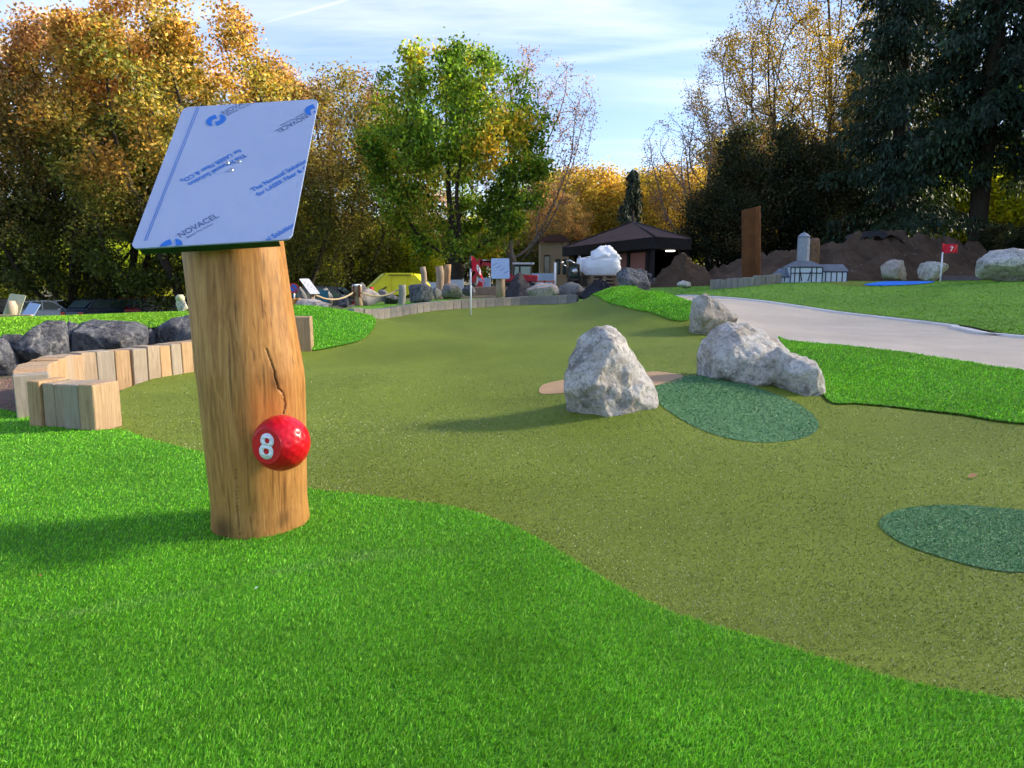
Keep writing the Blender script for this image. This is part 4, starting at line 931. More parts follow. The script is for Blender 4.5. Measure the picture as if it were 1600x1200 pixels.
# ---------------------------------------------------------------- stones and heaps farther back
def lump_pts(rng, w, d, h, n=16, flat=.0):
    out = []
    for k in range(n):
        v = rng.normal(size=3); v /= np.linalg.norm(v); r = rng.uniform(.82, 1.0); out.append(Vector((v[0] * w / 2 * r, v[1] * d / 2 * r, h * .42 + v[2] * h * .58 * r)))
    return out
def far_rock(p, Y, w, h, mat, seed, label, group=None, d=None, cat='rock', dz=0., rz=0., name='rock', amp=.06):
    q = W(p, Y); rng = np.random.default_rng(seed); me = rock_mesh(name, [lump_pts(rng, w, d or w * .8, h)], max(.03, w / 24), mat, amp * w, seed, 2.6 / max(.4, w))
    return tag(ob(name, me, None, (q.x, q.y, q.z + dz), (0, 0, rz)), label, cat, group)
def pxw(a, Y): return a / FPX * Y
R_ = [(1402, 25.5, 60, 34, 'tan_stone', 1, 'squarish cream boulder on the far lawn behind the blue patch'), (1457, 23.0, 60, 36, 'limestone', 2, 'rounded grey-white boulder beside the red flag numbered 7'),
      (1578, 18.5, 125, 50, 'limestone', 3, 'longest white boulder lying on the right-hand lawn'), (1068, 25.5, 28, 12, 'limestone', 4, 'low flat white stone in front of the soil heaps'),
      (985, 16.2, 66, 44, 'slate', 5, 'blue-black slate block on top of the turf hump'), (848, 20.5, 62, 24, 'pink_stone', 6, 'flat pinkish slab beside the dark soil pile'),
      (895, 21.5, 60, 22, 'grey_stone', 7, 'flat grey slab next to the black tarp heap'), (536, 18.0, 24, 20, 'slate', 8, 'small dark wedge rock beside the rope fence'),
      (578, 18.6, 44, 24, 'pink_stone', 9, 'pinkish rock at the foot of the carved wooden figure'), (566, 20.0, 26, 30, 'grey_stone', 10, 'grey upright rock behind the carved wooden figure'),
      (612, 19.2, 34, 18, 'slate', 11, 'low black rock left of the grey rope post'), (655, 19.6, 50, 30, 'slate', 12, 'large black rock right of the grey rope post'),
      (683, 20.6, 18, 20, 'grey_stone', 13, 'small grey rock between the black rock and the log posts'), (706, 21.0, 40, 26, 'grey_stone', 14, 'grey rock in front of the log posts'),
      (732, 21.4, 26, 24, 'slate', 15, 'bluish rock behind the flagpole'), (598, 24.0, 20, 16, 'grey_stone', 16, 'grey rock against the yellow skip'), (472, 18.0, 18, 34, 'grey_stone', 17, 'pale standing rock beside the orange wooden stakes'),
      (488, 15.5, 66, 20, 'pink_stone', 18, 'low spread of pale stones at the foot of the tilted sign'), (508, 18.6, 36, 30, 'grey_stone', 19, 'grey rock under the teal cloth'), (286, 17.0, 22, 26, 'limestone', 20, 'white stone on the crest of the lime mound')]
for p_, Y_, w_, h_, mt, sd, lb in R_:
    far_rock(p_, Y_, pxw(w_, Y_), pxw(h_, Y_) * 1.15, mt, 100 + sd, lb, 'boulders about the course', amp=.05)
def heap(name, p, Y, w, d, h, mat, seed, label, rz=0., n=60, rough=.10, cat='heap', skew=0.):
    """loose heap: a grid dome with clods"""
    q = W(p, Y); g = np.linspace(-1, 1, n); X, Yv = np.meshgrid(g, g); r = np.sqrt(X ** 2 + Yv ** 2); z = np.clip(1 - r ** 1.5, 0, None) ** 1.1; Z = np.empty_like(z)
    for i in range(n):
        for j in range(n):
            v = Vector((X[i, j] * w / 2, Yv[i, j] * d / 2, seed)); f = noise.fractal(v * (1.4), 1., 2., 5); f2 = noise.turbulence(v * 4., 3, False)
            Z[i, j] = z[i, j] * h * (1 + .35 * f) + (f2 - .5) * rough * h * min(1, z[i, j] * 3) - .06
    idx = np.arange(n * n).reshape(n, n); F = np.stack([idx[:-1, :-1], idx[:-1, 1:], idx[1:, 1:], idx[1:, :-1]], -1).reshape(-1)
    me = np_mesh(name, np.stack([X * w / 2, Yv * d / 2, Z], -1).reshape(-1, 3), F, 4, mat, None, True)
    return tag(ob(name, me, None, (q.x, q.y, q.z), (0, 0, rz)), label, cat)
heap('soil_heap', 812, 23, 1.25, 1.3, .78, 'dark_soil', 3, 'dark grey soil pile in front of the excavator cab')
heap('soil_heap', 1070, 29, 2.9, 2.4, 1.35, 'soil', 5, 'brown soil heap at the right end of the hut', cat='heap')
heap('soil_heap', 480, 17, 1.0, .7, .18, 'grey_stone', 15, 'spill of pale gravel beside the timber end block', rough=.5)
# long soil bank under the spruces
n1, n2 = 150, 36; a_ = W(1085, 29.5); b_ = W(1590, 32.5); V_ = []; dvec = Vector((b_.x - a_.x, b_.y - a_.y, 0)); per = Vector((-dvec.y, dvec.x, 0)).normalized()
prof = lambda u: float(np.interp(u, [0, .05, .14, .24, .38, .48, .56, .64, .75, .86, .95, 1], [.1, .7, 1.25, 1.5, 1.75, 2.15, 2.25, 2.05, 1.95, 1.55, .7, .1]))
for i in range(n1):
    u = i / (n1 - 1); h = prof(u) * (1 + .10 * noise.noise(Vector((u * 22, 3, 1))) + .05 * noise.noise(Vector((u * 70, 7, 1))))
    for j in range(n2):
        v = j / (n2 - 1) * 2 - 1; p = a_ + dvec * u + per * (v * 2.6); vv = Vector((p.x, p.y, 0)); f = noise.fractal(vv * .9, 1., 2., 6); f2 = noise.turbulence(vv * 3., 3, False)
        V_.append((p.x - a_.x, p.y - a_.y, max(0, 1 - abs(v)) ** .75 * h * (1 + .16 * f) + (f2 - .4) * .22 * (1 - abs(v)) - .08 + (tz(p.x, p.y) - a_.z if j == 0 else tz(p.x, p.y) - a_.z)))
idx = np.arange(n1 * n2).reshape(n1, n2); F = np.stack([idx[:-1, :-1], idx[:-1, 1:], idx[1:, 1:], idx[1:, :-1]], -1).reshape(-1)
tag(ob('soil_bank', np_mesh('soil_bank', np.array(V_), F, 4, 'soil', None, True), None, a_), 'long bank of dug brown soil below the spruces', 'soil bank')
rng = np.random.default_rng(8); mb = MB(); q = W(1362, 31.0, 1.98); K = [(x, y) for x in np.linspace(-1.1, 1.1, 14) for y in (-.5, -.2, .1, .4)]
mb.add([(x, y, .12 - .25 * abs(x / 1.1) ** 2 - .5 * max(0, -y) + .06 * rng.normal()) for x, y in K], [(i * 4 + j, i * 4 + j + 1, i * 4 + j + 5, i * 4 + j + 4) for i in range(13) for j in range(3)])
tag(mb.build('ground_sheet', 'black_sheet', None, True, 0, q), 'black ground sheet draped over the top of the soil bank', 'sheet')
st0 = [rock_mesh('stone', [lump_pts(np.random.default_rng(300 + k), .26, .2, .2, 12)], .022, 'grey_stone', .012, 60 + k, 8.) for k in range(3)]
sp = thing('stone_pile', W(1000, 30), 'pile of broken grey stones leaning against the hut', 'stone pile'); rs = random.Random(5)
for k in range(120):
    r = rs.random() ** .6; t_ = rs.uniform(0, 6.283); x, y = r * .95 * math.cos(t_), r * .8 * math.sin(t_); z = max(0, (1 - r)) * .78 + rs.uniform(-.04, .04)
    ob('stone', st0[k % 3], sp, (x, y, z - .05), (rs.uniform(0, 3), rs.uniform(0, 3), rs.uniform(0, 6)), [rs.uniform(.7, 1.25)] * 3)

# ---------------------------------------------------------------- flags, posts, signs, rope
def flag(p, Y, h, num, label, sag, pr=.016):
    q = W(p, Y); f = thing('golf_flag', q, label, 'flag', 'red flags on white poles'); MB().tube([(0, 0, -.1), (0, 0, h * .78)], pr, 10).build('pole', 'white_paint', f, True)
    MB().tube([(0, 0, h * .78), (0, 0, h)], pr * 1.15, 8).build('pole_tip', 'red_flag' if sag < .3 else 'dark_metal', f, True)
    n, m_ = 14, 8; fw, fh = h * .40 * (1 - .35 * sag), h * .24; V_ = []
    for i in range(n):
        u = i / (n - 1)
        for j in range(m_):
            v = j / (m_ - 1); V_.append((pr + u * fw * (1 - .25 * sag * (1 - v)), .05 * math.sin(u * 7 + v * 2) * (.3 + u), h * .985 - v * fh * (1 - .12 * u) - sag * u * u * fh * 1.1))
    fl = MB().add(V_, [(i * m_ + j, i * m_ + j + 1, (i + 1) * m_ + j + 1, (i + 1) * m_ + j) for i in range(n - 1) for j in range(m_ - 1)]).build('cloth', 'red_flag', f, True)
    bm = text_bm(num, .02); xs = [v.co.x for v in bm.verts]; ys = [v.co.y for v in bm.verts]; k = fh * .48 / (max(ys) - min(ys))
    for v in bm.verts:
        X = (v.co.x - min(xs)) * k + fw * .42; Zt = h * .985 - fh * (.72 - .0) + (v.co.y) * k; u = X / fw; v.co = (X, .05 * math.sin(u * 7 + 1) * (.3 + u) - .022, Zt - sag * u * u * fh * 1.1)
    me = bpy.data.meshes.new('numeral'); bm.to_mesh(me); bm.free(); me.materials.append(M['white_print']); ob('numeral', me, fl)
    return f
flag(736, 14.5, 1.18, '8', 'white flagpole with drooping red flag standing at the end of the olive green', 1.15)
flag(1469, 20.5, 1.07, '7', 'white flagpole with red flag numbered 7 beside the blue patch', .05, .020)
def log_post(p, Y, w, h, mat, label, lean=0., name='log_post', cat='post', group=None, cut=.0, n=14):
    q = W(p, Y); mb = MB(); r = w / 2; pts = [(lean * z + .02 * math.sin(z * 5 + p), 0, z) for z in np.linspace(-.1, h, 7)]
    mb.tube(pts, [r * (1 + .05 * math.sin(k * 2.1 + p)) for k in range(7)], n); 
    for i in range(len(mb.v) - n, len(mb.v)): x, y, z = mb.v[i]; mb.v[i] = (x, y, z + (y) * cut)
    return tag(mb.build(name, mat, None, True, 0, q), label, cat, group)
for p_, Y_, wp, tp, lb, ln in ((664, 22.5, 9, 417, 'tallest leaning log post beside the yellow skip', -.06), (689, 22.2, 12, 416, 'log post with bluish stain standing between two others', -.05), (700, 23.0, 10, 413, 'log post next to the pale tree trunk', -.01)):
    q = W(p_, Y_); log_post(p_, Y_, pxw(wp, Y_), zpix(tp, Y_) - q.z, 'post_wood', lb, ln, group='log posts beside the skip')
q = W(628, 18.8); log_post(628, 18.8, pxw(11, 18.8), zpix(445, 18.8) - q.z, 'timber_grey', 'grey weathered post carrying the end of the rope', 0, cat='post')
RP3 = Vector((q.x, q.y, zpix(449, 18.8)))
q = W(1272, 24); log_post(1272, 24, pxw(13, 24), zpix(374, 24) - q.z, 'brown_wood', 'rough wooden post standing behind the model church', -.03, cut=.4)
for i, p_ in enumerate((459, 466)):
    q = W(p_, 17.5); log_post(p_, 17.5, pxw(6, 17.5), zpix(466, 17.5) - q.z, 'orange_wood', 'short orange wooden stake beside the tilted sign', 0, 'stake', 'stake', 'orange stakes beside the tilted sign')
# carved figure with a white cap: torso widening upward, cap on top
q = W(560, 18.3); ht = zpix(444, 18.3) - q.z; fg = thing('carved_figure', q, 'carved wooden figure with white cap holding the middle of the rope', 'figure')
MB().tube([(.02, 0, -.1), (.01, 0, ht * .3), (0, 0, ht * .55), (-.03, 0, ht * .66), (-.02, 0, ht * .82), (-.01, 0, ht * .93)], [.105, .095, .085, .125, .135, .09], 12).build('trunk', 'post_wood', fg, True)
MB().tube([(-.02, 0, ht * .90), (-.02, 0, ht * .97), (-.02, 0, ht * 1.0)], [.13, .115, .04], 12).build('cap', 'white_paint', fg, True)
MB().box((-.08, -.10, ht * .72), (.05, .05, .26)).box((.06, -.11, ht * .70), (.05, .05, .30)).build('relief', 'carved_red', fg)
RP2 = Vector((q.x, q.y - .1, zpix(456, 18.3)))
def lectern(p, Y, wpost, py_base, py_top, board, mat_face, label, tilt, yaw, extra=None):
    q = W(p, Y); h = zpix(py_top, Y) - q.z; s = thing('course_sign', q, label, 'sign'); mb = MB(); r = wpost / 2
    mb.tube([(0, 0, -.1), (0, 0, h * .5), (0, 0, h)], [r * 1.08, r, r * .98], 16)
    mb.build('post', 'post_wood', s, True); w, hh = board
    b = ob('board', None, s, (0, -.09, h + hh * .33 * math.sin(tilt)), (tilt, 0, yaw)); MB().prism(round_rect(w, hh, .025, 3), -.008, 0).build('plate', mat_face, b)
    MB().box((0, -hh / 2 + .004, -.02), (w - .06, .006, .026)).build('flange', 'flange', b)
    for k in range(4): 
        mb2 = MB().box(((-.15 + .1 * k) * w * 2, (.2 - .13 * k) * hh, .0012), (w * .30, hh * .022, .001), Matrix.Rotation(.5, 3, 'Z')); mb2.build('print_mark', 'print_navy', b)
    return s
lectern(782, 20.0, pxw(14, 20), 467, 430, (pxw(28, 20), pxw(34, 20)), 'board_blue', 'log post with square blue film board behind the block kerb', 1.15, .05)
ls = lectern(487, 16.8, pxw(11, 16.8), 490, 455, (.34, .46), 'board_grey', 'log post with steeply tilted pale board seen side-on at the rope fence', .85, 1.15)
q = W(487, 16.8); RP1 = Vector((q.x + .05, q.y, zpix(459, 16.8)))
bl = W(494, 16.6); mb = MB(); bm = bmesh.new(); bmesh.ops.create_icosphere(bm, subdivisions=3, radius=.075); me = bpy.data.meshes.new('ball_marker'); bm.to_mesh(me); bm.free(); me.materials.append(M['red_paint']); me.polygons.foreach_set('use_smooth', [True] * len(me.polygons))
ob('ball_marker', me, ls, (.10, -.06, zpix(478, 16.6) - q.z))
def rope(a, b, sag, label):
    pts = [a.lerp(b, t_) - Vector((0, 0, sag * 4 * t_ * (1 - t_))) for t_ in np.linspace(0, 1, 14)]; o = pts[0]
    tag(MB().tube([p - o for p in pts], .022, 7).build('rope', 'rope', None, True, 0, o), label, 'rope', 'sagging ropes')
rope(RP1, RP2 + Vector((-.08, 0, 0)), .16, 'thick rope sagging from the tilted sign to the carved figure'); rope(RP2 + Vector((.08, 0, 0)), RP3, .16, 'thick rope sagging from the carved figure to the grey post')
# far left: board seen from behind on its log, and a blue board leaning on the ground
q = W(20, 16.5); s = thing('course_sign', q, 'tilted sign seen from behind, pale green plate on a short log', 'sign'); h = zpix(470, 16.5) - q.z
MB().tube([(0, 0, -.1), (0, 0, h * .7), (.01, 0, h)], [.13, .12, .07], 14).build('post', 'post_wood', s, True)
MB().prism(round_rect(.40, .52, .02, 3), -.01, 0).build('plate', 'board_back', s, False, 0, (0, .10, h * .78), (1.15, .1, -.12))
q = W(48, 16.0); tag(MB().prism(round_rect(.30, .44, .02, 3), -.01, 0).build('loose_board', 'board_blue', None, False, 0, (q.x, q.y, q.z + .16), (.95, .12, -.25)), 'blue film board leaning near the ground beside the sign seen from behind', 'board')
mb = MB().box((0, 0, .05), (.75, .10, .09)); tag(mb.build('timber_beam', 'timber', None, False, .006, W(22, 15.6), (0, 0, .1)), 'low timber beam lying at the foot of the sign seen from behind', 'beam')
q = W(283, 17.0); mb = MB().tube([(0, 0, .30), (0, 0, .38), (0, 0, .43)], [.10, .10, .06], 10); tag(mb.build('cloth_bundle', 'board_back', None, True, 0, q), 'small yellow bundle lying on the white stone', 'bundle')
rng = np.random.default_rng(2); mb = MB(); q = W(510, 18.3)
mb.add([(x + .02 * rng.normal(), -.28 + .1 * abs(x), .08 + .36 * v + .02 * rng.normal()) for x in np.linspace(-.13, .13, 7) for v in np.linspace(0, 1, 6)], [(i * 6 + j, i * 6 + j + 1, i * 6 + j + 7, i * 6 + j + 6) for i in range(6) for j in range(5)])
tag(mb.build('cloth', 'teal_cloth', None, True, 0, q), 'crumpled teal cloth hung over a grey rock', 'cloth')

# ---------------------------------------------------------------- steel column, ring of posts, model church
q = W(1174, 22.0); h = zpix(325, 22.0) - q.z; r = pxw(14.5, 22.0); pl = [(r * math.cos(t_), r * .8 * math.sin(t_)) for t_ in np.linspace(.5, .5 + 6.283, 11)[:-1]]
mb = MB().prism(pl, -.1, h)
for i in range(10, 20): x, y, z = mb.v[i]; mb.v[i] = (x, y, z + .05 * x / r)
tag(mb.build('steel_column', 'rust', None, False, .012, q, (0, -.05, 0)), 'tall rust-brown faceted steel column rising from a ring of posts', 'column')
rg = thing('post_ring', W(1166, 21.0), 'low curved row of weathered timber posts around the rust-brown column', 'edging')
for k in range(13):
    p_ = 1114 + k * 8.4; Y_ = 20.6 + .55 * ((k - 6) / 6) ** 2; q = W(p_, Y_); hh = .27 + rs.uniform(-.02, .02)
    MB().box((0, 0, hh / 2 - .05), (.152, .16, hh + .1)).build('timber_post', 'timber_grey', rg, False, .012, q - rg.location, (0, 0, rs.uniform(-.15, .15)))
q = W(1262, 21.5); ch = thing('model_church', q, 'white half-timbered model church with grey slate roofs and domed tower', 'model', rz=-.12); u = 21.5 / FPX   # metres per pixel
def cpx(x): return (x - 1262) * u
zb = lambda y: zpix(y, 21.5) - q.z
MB().box(((cpx(1230) + cpx(1277)) / 2, 0, (zb(417) - .1) / 2), (cpx(1277) - cpx(1230), .85, zb(417) + .1)).build('nave', 'model_white', ch)
ap = [(cpx(1228), -.47, zb(417)), (cpx(1279), -.47, zb(417)), (cpx(1279), .47, zb(417)), (cpx(1228), .47, zb(417)), (cpx(1243), -.18, zb(408)), (cpx(1263), -.18, zb(408)), (cpx(1263), .18, zb(408)), (cpx(1243), .18, zb(408))]
MB().add(ap, [(0, 1, 5, 4), (1, 2, 6, 5), (2, 3, 7, 6), (3, 0, 4, 7), (4, 5, 6, 7), (3, 2, 1, 0)]).build('nave_roof', 'model_slate', ch)
cx = cpx(1253); oct_ = lambda r, z0=0: [(cx + r * math.cos(t_), r * math.sin(t_)) for t_ in np.linspace(.39, .39 + 6.283, 9)[:-1]]
rt_ = 9.2 * u; MB().prism(oct_(rt_), zb(409), zb(371)).build('tower', 'model_slate_pale', ch)
MB().prism(oct_(rt_ * 1.07), zb(371), zb(370)).build('cornice', 'model_beam', ch)
MB().tube([(cx, 0, zb(370)), (cx, 0, zb(368)), (cx, 0, zb(365)), (cx, 0, zb(363))], [rt_, rt_ * .9, rt_ * .55, .01], 8).build('dome', 'model_slate_pale', ch)
MB().tube([(cx, 0, zb(363.5)), (cx, 0, zb(360))], .008, 6).build('finial', 'model_slate', ch)
for x0, x1, yb, yr, nm_ in ((1279, 1315, 424, 413, 'aisle'), (1210, 1230, 432, 419, 'annexe')):
    MB().box(((cpx(x0) + cpx(x1)) / 2, 0.02, (zb(yb) - .1) / 2), (cpx(x1) - cpx(x0), .7, zb(yb) + .1)).build(nm_, 'model_white', ch)
    a, b = cpx(x0) - .015, cpx(x1) + .02; z0, z1 = zb(yb), zb(yr); k = .06 if x0 > 1250 else .0; a2 = a + (.0 if x0 > 1250 else .18)
    MB().add([(a, -.36, z0), (b, -.36, z0), (b, .40, z0), (a, .40, z0), (a2, 0, z1), (b - k, 0, z1)], [(0, 1, 5, 4), (2, 3, 4, 5), (1, 2, 5), (3, 0, 4), (3, 2, 1, 0)]).build(nm_ + '_roof', 'model_slate', ch)
def beam(x0, y0, x1, y1, dep, w=.028):
    a, b = Vector((cpx(x0), dep, zb(y0))), Vector((cpx(x1), dep, zb(y1))); d = b - a; ang = math.atan2(d.z, d.x)
    MB().box((0, 0, 0), (d.length, .012, w)).build('beam', 'model_beam', ch, False, 0, (a + b) / 2, (0, -ang, 0))
for x in (1230.5, 1236.5, 1243.5, 1261, 1268, 1276.5): beam(x, 418, x, 441, -.432)
for y in (418, 427): beam(1230, y, 1277, y, -.438)
beam(1247, 439, 1244, 424, -.436); beam(1256, 439, 1260, 424, -.436)
for x in (1283, 1291, 1299, 1307, 1314): beam(x, 425, x, 440, -.336)
beam(1279, 425, 1315, 425, -.342)
for x in (1213, 1218, 1223): beam(x, 433, x, 440, -.336)
beam(1210, 433, 1230, 433, -.342)
# grey kerb far right, behind the lawn
tag(MB().box((0, 0, .08), (1.5, .2, .22)).build('kerb_stone', 'dark_kerb', None, False, .01, W(1502, 27), (0, 0, .1)), 'dark kerb stone at the foot of the soil bank', 'kerb')

# ---------------------------------------------------------------- building site in the middle distance
# yellow skip: sloping ends, ribs, rim
q = W(622, 27.5); u = 27.5 / FPX; sk = thing('skip', q, 'bright yellow steel skip with sloping ends in front of the hedge', 'skip', rz=.0); hS = zpix(428, 27.5) - q.z; zb0 = .08
P0 = lambda x: (x - 622) * u
outl = [(P0(594), zb0), (P0(668), zb0), (P0(668), hS * .52), (P0(652), hS), (P0(610), hS), (P0(582), hS * .30)]
MB().prism(outl, -.9, .9, 'y').build('body', 'yellow_paint', sk)
MB().add([(P0(610), -.94, hS + .01), (P0(588), 1.2, hS + .01), (P0(560), 1.2, hS * .30), (P0(581), -.94, hS * .26)], [(0, 1, 2, 3)]).add([(P0(581), -.94, hS * .26), (P0(560), 1.2, hS * .30), (P0(572), 1.2, zb0), (P0(594), -.94, zb0)], [(0, 1, 2, 3)]).build('end_plate', 'yellow_pale', sk)
MB().box((P0(630), -.92, hS - .02), (P0(650) - P0(610), .10, .10)).build('rim', 'yellow_paint', sk)
MB().box((P0(631), -.975, hS - .045), (P0(646) - P0(613), .012, .03)).build('rim_slot', 'black_rubber', sk)
for x in (616, 640): MB().box((P0(x), -.92, hS * .5), (.07, .06, hS * .86)).build('rib', 'yellow_paint', sk)
for x, y, w_, r_ in ((605, 451, .34, .5), (608.5, 449.5, .05, .5)): MB().box((P0(x), -.935, zpix(y, 27.5) - q.z), (w_, .012, .04), Matrix.Rotation(-.5, 3, 'Y')).build('lever', 'dark_metal', sk)
bm = text_bm('K', .03); 
for v in bm.verts: v.co = (P0(633) + v.co.x * .13, -.912, zpix(450, 27.5) - q.z + v.co.y * .13)
me = bpy.data.meshes.new('lettering'); bm.to_mesh(me); bm.free(); me.materials.append(M['black_rubber']); ob('lettering', me, sk)
MB().add([(P0(654), -.912, zpix(451, 27.5) - q.z), (P0(657), -.912, zpix(451, 27.5) - q.z), (P0(655.5), -.912, zpix(447, 27.5) - q.z)], [(0, 1, 2)]).add([(P0(648), -.912, zpix(448.4, 27.5) - q.z), (P0(659), -.912, zpix(450.6, 27.5) - q.z), (P0(659), -.912, zpix(450, 27.5) - q.z), (P0(648), -.912, zpix(447.8, 27.5) - q.z)], [(0, 1, 2, 3)]).build('emblem', 'black_rubber', sk)
tag(MB().tube([(0, 0, 0), (0, 0, .30)], .02, 8).tube([(0, 0, .30), (0, 0, .44)], [.06, .055], 10).build('marker_stake', 'red_flag', None, True, 0, W(581, 22)), 'stake with red top in front of the yellow skip', 'stake')
# red mini excavator
Ye = 28.0; q = W(800, Ye); u = Ye / FPX; ex = thing('mini_excavator', q, 'red mini excavator with bent boom and black cab behind the blue sign', 'excavator'); ez = lambda y: zpix(y, Ye) - q.z; X0 = lambda x: (x - 800) * u
for sy in (-.55, .55): MB().prism([(X0(786), .05), (X0(834), .05), (X0(838), .22), (X0(834), .40), (X0(786), .40), (X0(782), .22)], sy - .16, sy + .16, 'y').build('track', 'black_rubber', ex, False, .02)
MB().prism([(X0(790), .42), (X0(838), .42), (X0(840), .66), (X0(812), .70), (X0(790), .6)], -.55, .55, 'y').build('body', 'machine_red', ex, False, .03)
cabp = [(X0(800), ez(442)), (X0(830), ez(442)), (X0(830), ez(415)), (X0(804), ez(413))]
cb = MB().prism(cabp, -.5, .5, 'y').build('cab', 'black_rubber', ex, False, .02)
MB().box((X0(817), 0, ez(412.5)), (X0(833) - X0(800), 1.08, .08)).build('cab_roof', 'board_grey', ex, False, .02)
MB().prism([(X0(813), ez(433)), (X0(828), ez(433)), (X0(828), ez(417)), (X0(813), ez(417))], -.515, -.505, 'y').build('pane', 'cab_glass', cb); MB().prism([(X0(802.5), ez(439)), (X0(810.5), ez(439)), (X0(810.5), ez(417)), (X0(804.5), ez(417))], -.515, -.505, 'y').build('pane', 'cab_glass', cb)
def arm(nm_, pts, ws, mat):
    mb = MB(); P = [Vector((X0(a), 0, ez(b))) for a, b in pts]
    for i in range(len(P) - 1):
        d = (P[i + 1] - P[i]); n = Vector((-d.z, 0, d.x)).normalized(); a, b = ws[i] / 2, ws[i + 1] / 2; y = .09
        mb.add([P[i] - n * a + Vector((0, -y, 0)), P[i + 1] - n * b + Vector((0, -y, 0)), P[i + 1] + n * b + Vector((0, -y, 0)), P[i] + n * a + Vector((0, -y, 0)), P[i] - n * a + Vector((0, y, 0)), P[i + 1] - n * b + Vector((0, y, 0)), P[i + 1] + n * b + Vector((0, y, 0)), P[i] + n * a + Vector((0, y, 0))],
               [(0, 1, 2, 3), (7, 6, 5, 4), (0, 4, 5, 1), (1, 5, 6, 2), (2, 6, 7, 3), (3, 7, 4, 0)])
    return mb.build(nm_, mat, ex)
arm('boom', [(797, 432), (775, 412), (751, 411)], [.22, .26, .18], 'machine_red'); arm('stick', [(752, 405), (746, 420), (738, 444)], [.16, .24, .13], 'machine_red')
arm('ram', [(770, 409), (753, 407)], [.09, .07], 'steel'); arm('ram', [(747, 416), (736, 436)], [.08, .06], 'dark_metal')
bk = [(X0(733), ez(452)), (X0(735), ez(443)), (X0(741), ez(442)), (X0(745), ez(448)), (X0(741), ez(456)), (X0(735), ez(457))]; MB().prism(bk, -.25, .25, 'y').build('bucket', 'dark_metal', ex)
tag(MB().prism([(-.10, 0), (.12, 0), (.13, .24), (.0, .32), (-.10, .12)], -.2, .2, 'y').build('spare_bucket', 'machine_red', None, False, .01, W(749, 26.5, .16)), 'small red bucket attachment lying beside the excavator arm', 'bucket')
# fence panels behind the machines
def panel(p, Y, w, y0, y1, mat, label, group='site fence panels', name='fence_panel'):
    q = W(p, Y); h = zpix(y0, Y) - q.z; l_ = zpix(y1, Y) - q.z; e = thing(name, q, label, 'fence panel', group); ww = pxw(w, Y)
    MB().box((0, 0, (h + l_) / 2), (ww, .05, h - l_)).build('sheet', mat, e)
    for sx in (-1, 1): MB().box((sx * ww / 2, 0, h / 2), (.06, .07, h + .1)).build('post', 'steel', e)
panel(712, 34, 24, 437, 460, 'fence_white', 'white fence sheet behind the red flag at the end of the green'); panel(678, 34, 16, 441, 461, 'fence_white', 'white fence sheet between the log posts'); panel(756, 33, 20, 434, 456, 'fence_blue', 'pale blue fence sheet behind the excavator arm')
panel(848, 33, 40, 427, 443, 'fence_blue', 'pale blue fence sheet between the excavator and the beige house')
q = W(867, 32); tag(MB().tube([(0, 0, -.1), (0, 0, zpix(410, 32) - q.z)], .05, 8).build('white_pole', 'white_paint', None, True, 0, q), 'thin white pole at the end of the pale blue fence', 'pole')
for i, p_ in enumerate((843, 858)):
    q = W(p_, 29); e = thing('barrier', q, 'orange and white plastic barrier beside the dark soil pile', 'barrier', 'orange and white barriers'); w_ = pxw(14, 29); hh = zpix(438, 29) - q.z
    for sx in (-1, 1): MB().box((sx * w_ / 2, 0, hh / 2), (.05, .06, hh)).build('post', 'orange_barrier', e)
    for k in range(3): MB().box((0, 0, hh * (.30 + .3 * k)), (w_, .04, hh * .12)).build('rail', 'orange_barrier' if k != 1 else 'white_paint', e)
tag(MB().box((0, 0, .14), (1.5, .3, .28)).build('timber_stack', 'pallet_wood', None, False, .01, W(765, 24.5)), 'brown timber stack behind the blue sign post', 'timber')
# walk-behind machine with a handle frame
Ym = 27; q = W(895, Ym); u = Ym / FPX; mc = thing('site_machine', q, 'black walk-behind site machine with a bent handle frame beside the white bags', 'machine'); mz = lambda y: zpix(y, Ym) - q.z; X1 = lambda x: (x - 895) * u
MB().tube([(X1(889), -.3, mz(447)), (X1(887), -.3, mz(420)), (X1(893), -.3, mz(412)), (X1(903), -.3, mz(414)), (X1(905), -.3, mz(443))], .045, 8).build('frame', 'dark_metal', mc, True)
MB().tube([(X1(889), .3, mz(445)), (X1(888), .3, mz(420)), (X1(893), .3, mz(413)), (X1(903), .3, mz(415)), (X1(904), .3, mz(443))], .045, 8).build('frame', 'dark_metal', mc, True)
MB().tube([(X1(886), -.3, mz(418)), (X1(874), -.3, mz(410)), (X1(889), -.3, mz(407)), (X1(898), -.3, mz(413))], .028, 8).build('handle', 'steel', mc, True)
bm_ = MB().box((X1(897), 0, mz(425)), (.34, .5, .38)).build('engine', 'machine_green', mc, False, .04); MB().tube([(X1(897), -.33, mz(424)), (X1(897), -.24, mz(424))], .12, 14).build('fan_cover', 'steel', bm_, True)
MB().box((X1(897), 0, mz(437)), (.5, .5, .10)).build('base_plate', 'dark_metal', mc, False, .02)
for sx in (889, 905): MB().tube([(X1(sx), -.3, .12), (X1(sx), -.22, .12)], .12, 14).build('wheel', 'black_rubber', mc, True)
